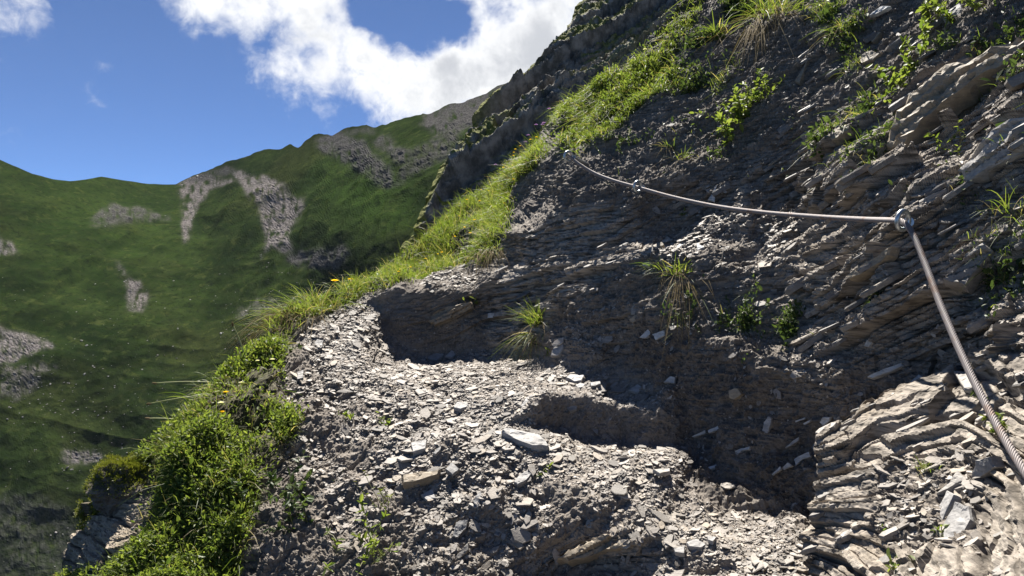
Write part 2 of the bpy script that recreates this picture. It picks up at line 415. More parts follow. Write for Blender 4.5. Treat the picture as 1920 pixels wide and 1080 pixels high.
POLY = dict(
 path=[(545,612),(620,568),(700,552),(722,556),(716,598),(722,642),(785,670),(900,675),(1000,668),(1060,682),(1160,700),(1240,744),(1218,768),(1010,747),(998,797),(1100,818),(1220,840),(1275,872),
       (1300,960),(1440,975),(1500,1010),(1530,1400),(1700,2700),(700,2700),(1180,1400),(1290,1060),(1180,925),(950,865),(800,760),(640,690)],
 scree=[(560,630),(640,570),(722,552),(716,600),(722,640),(785,668),(1000,666),(1160,698),(1240,740),(1275,872),(1300,960),(1440,985),(1510,1010),(1530,1300),(720,1300),(700,1050),(620,950),(560,850),(545,740),(560,680)],
 face=[(912,500),(962,432),(1060,392),(1130,372),(1200,380),(1230,460),(1180,500),(1080,560),(1020,620),(1000,662),(912,665)],
 bank=[(722,556),(762,546),(900,548),(912,600),(908,668),(785,668),(722,642),(714,598)],
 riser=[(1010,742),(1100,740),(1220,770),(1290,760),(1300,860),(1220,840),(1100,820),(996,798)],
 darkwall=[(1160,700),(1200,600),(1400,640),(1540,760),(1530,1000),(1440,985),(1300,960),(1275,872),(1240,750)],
 ridge=[(690,545),(850,400),(1000,262),(1022,285),(1008,322),(955,370),(960,402),(932,450),(912,490),(860,500),(800,520),(740,548)],
 upgrass=[(1030,225),(1180,105),(1290,-10),(1360,-120),(1330,-10),(1262,120),(1272,155),(1205,195),(1150,250),(1085,290),(1045,262)],
 flank=[(505,592),(545,640),(525,660),(512,725),(552,800),(515,880),(470,960),(440,1085),(420,1300),(60,1300),(90,1080),(180,890),(300,820)],
 edge=[(508,600),(585,552),(690,535),(690,560),(620,575),(560,615),(520,660),(490,690),(470,660)],
 slabs=[(1650,280),(1680,210),(1780,130),(1925,70),(1990,60),(1990,330),(1800,345),(1700,330)],
 ledge=[(1200,470),(1330,395),(1560,400),(1640,420),(1500,470),(1330,500),(1230,490)],
)
def near_masks():
    rock = .35 + 0 * U; grass = 0 * U; tan = 0 * U
    rock = np.maximum(rock, soft(U, V, POLY['face'], 5)); rock = np.maximum(rock, .85 * soft(U, V, [(1140,380),(1990,60),(1990,700),(1500,700),(1400,480)], 20))
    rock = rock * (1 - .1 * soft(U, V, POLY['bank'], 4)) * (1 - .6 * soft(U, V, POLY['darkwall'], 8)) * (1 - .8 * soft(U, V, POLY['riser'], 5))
    rock = np.maximum(rock, .9 * soft(U, V, [(1080,1000),(1240,990),(1300,1040),(1290,1090),(900,1090),(1000,1040)], 6))
    rock = np.maximum(rock, soft(U, V, POLY['slabs'], 8))
    lump = fbm(P0 * 9, 3, 5) * 1.2
    for k, a in (('ridge', 1), ('upgrass', 1), ('flank', 1), ('edge', .9)):
        grass = np.maximum(grass, a * soft(U, V, POLY[k], 6))
    grass = np.clip(grass + lump * (grass > .08) * .6, 0, 1)
    knob = soft(U, V, [(100,1090),(130,975),(190,905),(280,930),(285,1000),(200,1090)], 6)
    tan = np.maximum(tan, soft(U, V, [(1080,1000),(1190,995),(1230,1030),(1000,1060)], 5) * .6)
    tan = np.maximum(tan, knob * .6)
    tan = np.maximum(tan, soft(U, V, [(1640,290),(1700,190),(1930,75),(1930,105),(1730,250)], 5) * .6)
    tan = np.maximum(tan, soft(U, V, [(805,590),(860,570),(890,560),(880,590),(820,610)], 4) * .9)
    grass *= 1 - knob
    rock = np.maximum(rock, knob)
    return np.clip(rock + lump * .3, 0, 1), np.clip(grass, 0, 1), np.clip(tan, 0, 1)
ROCK, GRASSM, TAN = near_masks()

NB2 = np.array([-.43, .04, .9]); NB2 /= np.linalg.norm(NB2)
NB3 = np.array([-.445, .262, .856]); NB3 /= np.linalg.norm(NB3)
def strata(P, thick, seed, amp, brk=9.0, nb=None):
    """broken edges of the slate beds: every bed juts out or breaks back by its own amount along its length"""
    w = P @ (NBA if nb is None else nb) + .012 * fbm(P * 3.1, 2, seed + 40) + .003 * fbm(P * 14, 2, seed + 50)
    q = w / thick; k = np.floor(q); f = q - k
    def bed(k):
        al = np.stack([P[..., 0] * brk, P[..., 1] * brk, k * 7.7], -1)
        x = (P[..., 0] - .55 * P[..., 1]) * brk * .8 + _hash(k, k * 0, k * 0, seed + 5) * 9 + 1.1 * vnoise(al * 2.3, seed + 6)
        blk = _hash(np.floor(x), k, k * 0, seed + 7) - .5
        return .4 * vnoise(al, seed) + 1.05 * blk + (.6 * _hash(k, k * 0, k * 0, seed + 2) - .3)
    a, b = bed(k), bed(k + 1)
    s = np.clip((f - .86) / .14, 0, 1)
    crack = np.exp(-((f - .92) / .06) ** 2)
    return amp * (a * (1 - s) + b * s) - amp * .5 * crack

def displaced_near():
    soilw = (1 - ROCK) * (1 - .4 * GRASSM)
    UR = soft(U, V, [(1130,-700),(2600,-700),(2600,760),(1560,700),(1480,420),(1250,330)], 40)
    d = ROCK * ((1 - UR) * (strata(P0, .034, 3, .036, 6) + strata(P0, .0115, 9, .014, 13)) + UR * (strata(P0, .06, 13, .075, 4, NB3) + strata(P0, .017, 19, .028, 9, NB3)))
    d += UR * (1 - GRASSM) * .05 * fbm(P0 * np.array([2.6, 2.6, 4.0]), 3, 37)
    calm = 1 - .65 * np.clip(soft(U, V, POLY['path'], 5) + .6 * soft(U, V, POLY['riser'], 5) + .5 * soft(U, V, POLY['bank'], 5), 0, 1)
    d += soilw * calm * (.042 * fbm(P0 * 13, 3, 21) + .018 * ridged(P0 * 38, 3, 25))
    d += .055 * fbm(P0 * 3.3, 3, 31) * (1 - .4 * soft(U, V, POLY['path'], 6)) * np.clip(D / 3, .5, 1.5)
    d += GRASSM * .05 * fbm(P0 * 8, 2, 35)
    d += (.35 + .65 * (1 - GRASSM)) * .007 * fbm(P0 * 110, 2, 61)
    return P0 + N0 * d[..., None]
P1 = displaced_near()
N1 = gridnormals(np.stack([blur(P1[..., i], 1.5) for i in range(3)], -1))
print('near sheet', U.shape, round(time.time() - T0, 1))

def build_near():
    nr, nc = U.shape
    K = 26                                                           # the valley side, hidden behind the crest
    a = np.linspace(0, 1, K + 1)[1:][::-1]
    e = P1[:, 0]
    fl = e[:, None, :] + np.stack([a * 0 - .15 * a * a, .9 * a, -1.6 * a ** 1.4 - .25 * a], -1)[None] * np.clip(e[:, 1:2, None] / 2.5, .6, 2.5)
    fl += .1 * np.stack([fbm(fl * 4, 3, 70 + i) for i in range(3)], -1) * np.clip(a * 3, 0, 1)[None, :, None]
    PP = np.concatenate([fl, P1], 1)
    ex = lambda A: np.concatenate([np.repeat(A[:, :1], K, 1), A], 1)
    FIN = np.clip(soft(U, V, POLY['path'], 10) + .35 * soft(U, V, POLY['scree'], 10), 0, 1) * (1 - GRASSM)
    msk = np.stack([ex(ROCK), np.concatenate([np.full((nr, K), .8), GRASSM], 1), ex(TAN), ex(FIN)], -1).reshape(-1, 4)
    q = quads(nr, nc + K)
    Ue, Ve = ex(U), ex(V)
    uc = Ue.ravel()[q].mean(1); vc = Ve.ravel()[q].mean(1)
    back = (np.arange(len(q)) % (nc + K - 1)) < K
    sel = np.zeros(len(q), int)
    for i, k in enumerate(('path', 'face', 'bank')):
        sel[(inpoly(uc, vc, POLY[k])) & (sel == 0) & ~back] = i + 1
    objs = []
    for i, nm in enumerate(('hillside', 'path', 'rock_face', 'earth_bank')):
        f = q[sel == i]; ids, inv = np.unique(f, return_inverse=True)
        o = mesh_obj(nm, PP.reshape(-1, 3)[ids], inv.reshape(-1, 4), M_HILL, attrs={'mask': msk[ids]}); o['kind'] = 'structure'; objs.append(o)
    return objs
HILL, PATH, FACE, BANK = build_near()
tag(HILL, 'steep dark slate and earth hillside above and below the path')
tag(PATH, 'narrow sunlit footpath strewn with slate chips')
tag(FACE, 'dark layered slate face behind the bend of the path', 'rock face')
tag(BANK, 'curved shaded earth bank on the inside of the path bend', 'earth bank')

VROWS = V[:, 0]
class Surf:
    def __init__(s, U, V, P, N): s.U, s.V, s.P, s.N, s.v = U, V, P, N, V[:, 0]
    def ij(s, u, v):
        i = int(np.argmin(np.abs(s.v - v))); return i, int(np.argmin(np.abs(s.U[i] - u)))
    def at(s, u, v):
        i, j = s.ij(u, v); return s.P[i, j], s.N[i, j]
NS = Surf(U, V, P1, N1)
NSM = np.stack([blur(N0[..., i], 8) for i in range(3)], -1); NSM /= np.linalg.norm(NSM, axis=-1, keepdims=True)
NSS = Surf(U, V, P1, NSM)

# ------------------------------------------------------------------ the slate outcrop beside the trench
OUT = [(1530,830,1.68),(1560,800,1.72),(1660,742,1.78),(1760,702,1.75),(1900,652,1.62),(1990,620,1.55),(1526,930,1.6),(1526,1000,1.55),(1505,1015,1.56),(1515,1080,1.5),
       (1620,860,1.58),(1700,800,1.6),(1800,760,1.55),(1900,740,1.42),(1640,950,1.46),(1700,880,1.5),(1690,960,1.4),(1600,1040,1.42),(1700,1040,1.3),(1780,920,1.36),(1780,1000,1.27),
       (1850,870,1.32),(1900,830,1.28),(1850,960,1.24),(1880,1000,1.14),(1900,900,1.22),(1920,1080,1.0),(1800,1080,1.12),(1640,1080,1.32),(1550,1200,1.35),(1850,1300,.85),(1990,850,1.15),(1990,1080,.92),(2000,1300,.8)]
def build_outcrop():
    ul = np.array([(612,1990),(650,1905),(665,1850),(700,1765),(738,1665),(765,1610),(800,1562),(828,1532),(840,1530),(1000,1526),(1008,1508),(1080,1515),(1300,1500)], float)
    v = np.concatenate([np.arange(614, 1100, 2.0), np.linspace(1104, 1300, 12)])
    uL = np.interp(v, ul[:, 0], ul[:, 1]) + 3 * fbm(np.stack([v / 9, v * 0, v * 0 + 8], -1), 3, 191)
    t = np.linspace(0, 1, 260)
    U2 = uL[:, None] + (2010 - uL)[:, None] * t[None]; V2 = np.repeat(v[:, None], 260, 1)
    D2 = 1 / blur(tin(OUT, U2, V2), 2.5)
    P = to3(U2, V2, D2); N = gridnormals(np.stack([blur(P[..., i], 6) for i in range(3)], -1))
    pocket = soft(U2, V2, [(1640,900),(1740,850),(1850,850),(1850,960),(1830,1030),(1700,1040),(1640,990)], 6)
    d = (1 - .75 * pocket) * (strata(P, .03, 103, .042, 5, NB2) + strata(P, .0085, 109, .016, 10, NB2)) + .006 * fbm(P * 20, 3, 111) + pocket * .012 * ridged(P * 50, 3, 121) + .004 * fbm(P * 120, 2, 5)
    Q = P + N * d[..., None]
    K = 14; a = np.linspace(0, 1, K + 1)[1:][::-1]
    side = Q[:, :1] + np.stack([.27 * a, .5 * a, -.1 * a], -1)[None] + (.01 * np.stack([strata(Q[:, :1] + np.stack([.25 * a, .5 * a, 0 * a], -1)[None], .03, 103, 1.0, 6, NB2), np.zeros((len(v), K)), np.zeros((len(v), K))], -1))
    top = np.concatenate([side, Q], 1)
    lift = np.stack([.27 * a, .5 * a, -.22 * a], -1)[:, None, :]
    cap = top[:1] + lift
    PP = np.concatenate([cap, top], 0)
    nr, nc = PP.shape[:2]
    rk = np.ones((nr, nc)); rk[K:, K:] = 1 - .7 * pocket
    msk = np.stack([rk, 0 * rk, .08 + 0 * rk, 0 * rk], -1).reshape(-1, 4)
    root = empty('slate_outcrop', (.9, 1.45, -.75))
    o = mesh_obj('bedrock', PP.reshape(-1, 3) - np.array(root.location), quads(nr, nc), M_HILL, root, {'mask': msk})
    tag(root, 'jutting outcrop of thin slate beds below the cable, sunlit along its edges', 'rock outcrop')
    return root, Surf(U2, V2, Q, gridnormals(np.stack([blur(Q[..., i], 2) for i in range(3)], -1))), pocket
OUTCROP, OS, POCKET = build_outcrop()

# ------------------------------------------------------------------ slate pieces
def plate(n, elong, thick, jag=.25, inset=.1, r=random):
    """an irregular thin slab: outline of n corners, chamfered upper rim"""
    ang = sorted(2 * math.pi * (i + r.uniform(-jag, jag)) / n for i in range(n))
    pts = [(math.cos(a) * r.uniform(.72, 1.05), math.sin(a) * r.uniform(.72, 1.05) / elong) for a in ang]
    top = [(x * (1 - inset * r.uniform(.3, 1.4)), y * (1 - inset * r.uniform(.3, 1.4)), thick * r.uniform(.85, 1.1)) for x, y in pts]
    mid = [(x, y, thick * .55) for x, y in pts]; bot = [(x * .93, y * .93, -thick * .5) for x, y in pts]
    vs = bot + mid + top; tr = []
    for k in range(2):
        for i in range(n):
            j = (i + 1) % n; a, b, c, d = k * n + i, k * n + j, (k + 1) * n + j, (k + 1) * n + i
            tr += [(a, b, c), (a, c, d)]
    for i in range(1, n - 1): tr += [(2 * n, 2 * n + i, 2 * n + i + 1), (0, i + 1, i)]
    return np.array(vs), np.array(tr)
TEMPL = [plate(random.choice((5, 5, 6, 6, 7, 8)), random.uniform(1.1, 2.8), random.uniform(.06, .16)) for _ in range(40)]
TEMPL_ME = [mesh_obj('slate_chip', a, b, M_CHIP, link=False) for a, b in TEMPL]

def frames(N, spin, tilt):
    """axes on a surface: normal N jittered by tilt, first axis spun"""
    n = N + tilt * rng.normal(size=N.shape); n /= np.linalg.norm(n, axis=1, keepdims=True)
    ref = np.where(np.abs(n[:, 2:3]) > .9, np.array([[1., 0, 0]]), np.array([[0, 0, 1.]]))
    a = np.cross(ref, n); a /= np.linalg.norm(a, axis=1, keepdims=True); b = np.cross(n, a)
    c, s = np.cos(spin)[:, None], np.sin(spin)[:, None]
    return a * c + b * s, -a * s + b * c, n

AREA = np.linalg.norm(np.cross(np.gradient(P1, axis=1), np.gradient(P1, axis=0)), axis=-1)
def sample(dens, n, S=None, area=None):
    S = S or NS; area = AREA if area is None else area
    w = (dens * area).ravel(); c = np.cumsum(w); idx = np.searchsorted(c, rng.random(n) * c[-1])
    idx = np.clip(idx, 0, len(w) - 1)
    return S.P.reshape(-1, 3)[idx], S.N.reshape(-1, 3)[idx], idx

def merge_inst(templ, pick, pos, A, B, Cn, sc, zs=None):
    vs, fs, o = [], [], 0
    for k, (tv, tf) in enumerate(templ):
        m = np.where(pick == k)[0]
        if len(m) == 0: continue
        s = sc[m][:, None, None]; z = s if zs is None else zs[m][:, None, None]
        X = pos[m][:, None] + A[m][:, None] * tv[None, :, 0:1] * s + B[m][:, None] * tv[None, :, 1:2] * s + Cn[m][:, None] * tv[None, :, 2:3] * z
        vs.append(X.reshape(-1, 3)); fs.append((tf[None] + (np.arange(len(m)) * len(tv))[:, None, None] + o).reshape(-1, tf.shape[1])); o += len(m) * len(tv)
    return np.concatenate(vs), np.concatenate(fs)

def scree_density():
    d = (.62 + .38 * soft(U, V, POLY['path'], 8)) * soft(U, V, POLY['scree'], 8)
    d = np.maximum(d, .55 * soft(U, V, POLY['ledge'], 10))
    d = np.maximum(d, .3 * soft(U, V, [(1020,640),(1200,480),(1400,420),(1500,480),(1250,600),(1080,700)], 10))
    d = np.maximum(d, .09 * soft(U, V, [(1150,700),(1250,560),(1500,540),(1990,560),(1990,800),(1540,800),(1530,1000),(1300,960)], 14))
    d = np.maximum(d, .045 * soft(U, V, [(1150,350),(1400,100),(1990,-50),(1990,600),(1300,560)], 14))
    d = np.maximum(d, .5 * soft(U, V, [(760,520),(900,498),(900,545),(740,552)], 4))
    d = np.maximum(d, .35 * soft(U, V, [(1380,640),(1700,620),(1720,680),(1500,720),(1400,690)], 8))
    d = np.maximum(d, .8 * soft(U, V, [(1290,960),(1520,960),(1530,1200),(1280,1200)], 8))
    d *= (1 - soft(U, V, POLY['bank'], 3)) * (1 - .8 * soft(U, V, POLY['riser'], 3)) * (1 - GRASSM) * (1 - .9 * soft(U, V, POLY['face'], 5))
    pm = soft(U, V, POLY['path'], 8); d *= np.clip(.6 + .3 * pm + (2.3 - 1.3 * pm) * fbm(P0 * 6, 4, 401), .03 + .3 * pm, 1.6)
    d *= np.clip(N1[..., 2] * 1.6 - .1, .12, 1)
    d[(V > 1120) | (U > 1985)] = 0
    return d
SD = scree_density()

def scatter_chips():
    n = 33000
    pos, nn, idx = sample(SD, n)
    ns = NSM.reshape(-1, 3)[idx]; nn = nn * .2 + ns * .8 + np.array([0, 0, .3]); nn /= np.linalg.norm(nn, axis=1, keepdims=True)
    A, B, Cn = frames(nn, rng.random(n) * 6.28, .14)
    sz = np.clip(np.exp(rng.normal(math.log(.0058), .66, n)), .0025, .036)
    pick = rng.integers(0, len(TEMPL), n)
    order = np.argsort(-sz); pos = pos - Cn * (sz * rng.uniform(0, .12, n))[:, None]
    u = U.ravel()[idx]; v = V.ravel()[idx]
    zones = [
        ('thin grey slate chip lying loose on the sunlit upper path', 'slate chips on the upper path', lambda u, v: inpoly(u, v, POLY['path']) & (v < 760)),
        ('grey slate chip on the lower path tread below the earth step', 'slate chips on the lower path', lambda u, v: inpoly(u, v, POLY['path']) & (v >= 760) & (v < 960)),
        ('slate chip on the floor of the trench beside the outcrop', 'slate chips in the trench', lambda u, v: (u > 1280) & (v > 940)),
        ('slate chip on the crumbling scree slope below the path', 'slate chips on the valley-side scree', lambda u, v: (u < 1300) & (v > 600) & (u < 1010 + (v - 700) * 1)),
        ('slate fragment caught on the rocky bank above the path', 'slate fragments on the upper bank', lambda u, v: u > 0)]
    chosen = order[:300]; rest = order[300:]
    for k in chosen:
        o = bpy.data.objects.new('slate_chip', TEMPL_ME[pick[k]]); C.objects.link(o)
        M = [[A[k][i] * sz[k], B[k][i] * sz[k], Cn[k][i] * sz[k], pos[k][i] + Cn[k][i] * .002] for i in range(3)] + [[0, 0, 0, 1]]
        from mathutils import Matrix
        o.matrix_world = Matrix(M)
        for lab, grp, fn in zones:
            if fn(np.array([u[k]]), np.array([v[k]]))[0]: tag(o, lab, 'slate chip', grp); break
    vs, fs = merge_inst(TEMPL, pick[rest], pos[rest], A[rest], B[rest], Cn[rest], sz[rest], np.maximum(sz[rest], .008))
    o = mesh_obj('slate_gravel', vs, fs, M_CHIP)
    tag(o, 'countless small slate chips covering the path and scree', 'gravel', kind='stuff')
    # crumbs: finer debris
    n = 26000
    pos, nn, idx = sample(np.clip(SD + .05 * (1 - GRASSM) * (V < 1120) * (U < 1985), 0, 2), n)
    A, B, Cn = frames(nn + np.array([0, 0, .3]), rng.random(n) * 6.28, .5)
    sz = rng.uniform(.0025, .0065, n)
    tv = [plate(4, random.uniform(1, 2), random.uniform(.2, .5)) for _ in range(12)]
    vs, fs = merge_inst(tv, rng.integers(0, 12, n), pos, A, B, Cn, sz)
    o = mesh_obj('slate_grit', vs, fs, M_CHIP); tag(o, 'fine slate grit and crumbs between the chips', 'grit', kind='stuff')
scatter_chips()
print('chips', round(time.time() - T0, 1))

def ray_plane(u, v, p, n):
    d = np.array([(u - 960) / F, 1, (540 - v) / F]); return d * (np.dot(p, n) / np.dot(d, n))

def stone(outline, mat, label, S=None, thick=.012, up=.35, lift=.008, name='slate_stone', cat='stone', group=None, toward=.25, sub=2, face=None):
    """a single stone whose upper face has this outline, lying on the ground where it lies in the photograph"""
    S = S or NSS; ol = np.array(outline, float); c = ol.mean(0)
    p, n = S.at(*c); n = np.array(n)
    view = -p / np.linalg.norm(p)
    nn = n + up * np.array([0, 0, 1]) + toward * view if face is None else np.array(face, float)
    nn /= np.linalg.norm(nn); p = p + nn * lift
    if abs(np.dot(nn, view)) < .22: nn = nn + .3 * view; nn /= np.linalg.norm(nn)
    pts = [ray_plane(u, v, p, nn) for u, v in ol]
    # finer, chipped outline
    out = []
    size = np.linalg.norm(np.ptp(np.array(pts), axis=0))
    for i in range(len(pts)):
        a, b = pts[i], pts[(i + 1) % len(pts)]
        out.append(a)
        for k in range(1, sub + 1):
            q = a + (b - a) * k / (sub + 1); out.append(q + (rng.normal(size=3) - nn * 0) * size * .012)
    pts = np.array(out); cen = pts.mean(0); m = len(pts)
    e1 = pts[0] - cen; e1 -= nn * e1.dot(nn); e1 /= np.linalg.norm(e1); e2 = np.cross(nn, e1)
    xy = np.stack([(pts - cen) @ e1, (pts - cen) @ e2], -1)
    inn = xy * .93
    lo, hi = inn.min(0), inn.max(0); stp = max(size / (22 if thick < .04 else 60), .004)
    gx, gy = np.meshgrid(np.arange(lo[0], hi[0], stp), np.arange(lo[1], hi[1], stp)); gx = gx + rng.normal(size=gx.shape) * stp * .25; gy = gy + rng.normal(size=gy.shape) * stp * .25
    ok = inpoly(gx, gy, xy * .86); ip = np.stack([gx[ok], gy[ok]], -1)
    allp = np.concatenate([inn, ip]); m = len(pts)
    pv, _, pf, ov, _, _ = delaunay_2d_cdt([Vector(q) for q in allp], [(i, (i + 1) % m) for i in range(m)], [], 1, 1e-7)
    T = np.array([(q.x, q.y) for q in pv])
    rim_i = [0] * m
    for j, src in enumerate(ov):
        for q in src:
            if q < m: rim_i[q] = j
    W3 = cen + T[:, :1] * e1 + T[:, 1:] * e2
    h = thick * .25 + min(size * .05, thick * .7) * fbm(W3 * (2.2 / max(size, .03)), 3, 3) + min(size * .012, thick * .25) * np.round(3 * fbm(W3 * (5 / max(size, .03)), 2, 8))
    if thick >= .04: h = h + strata(W3, .018, 77, .02, 6, NB3) + .012 * fbm(W3 * 30, 2, 79)
    top = W3 + nn * h[:, None]; nt = len(top)
    rim = pts; mid = cen + (pts - cen) * (1 + rng.normal(size=(m, 1)) * .025) - nn * thick * .5; low = cen + (pts - cen) * .97 - nn * thick * 1.0
    vs = np.concatenate([top, rim, mid, low]); fs = [tuple(f) for f in pf]
    rings = [rim_i, list(range(nt, nt + m)), list(range(nt + m, nt + 2 * m)), list(range(nt + 2 * m, nt + 3 * m))]
    for k in range(3):
        for i in range(m):
            j = (i + 1) % m; q = (rings[k][i], rings[k][j], rings[k + 1][j], rings[k + 1][i])
            if len(set(q)) == 4: fs.append(q)
    fs.append(tuple(rings[3][::-1]))
    o = mesh_obj(name, vs - cen, fs, mat); o.location = cen
    tag(o, label, cat, group); return o

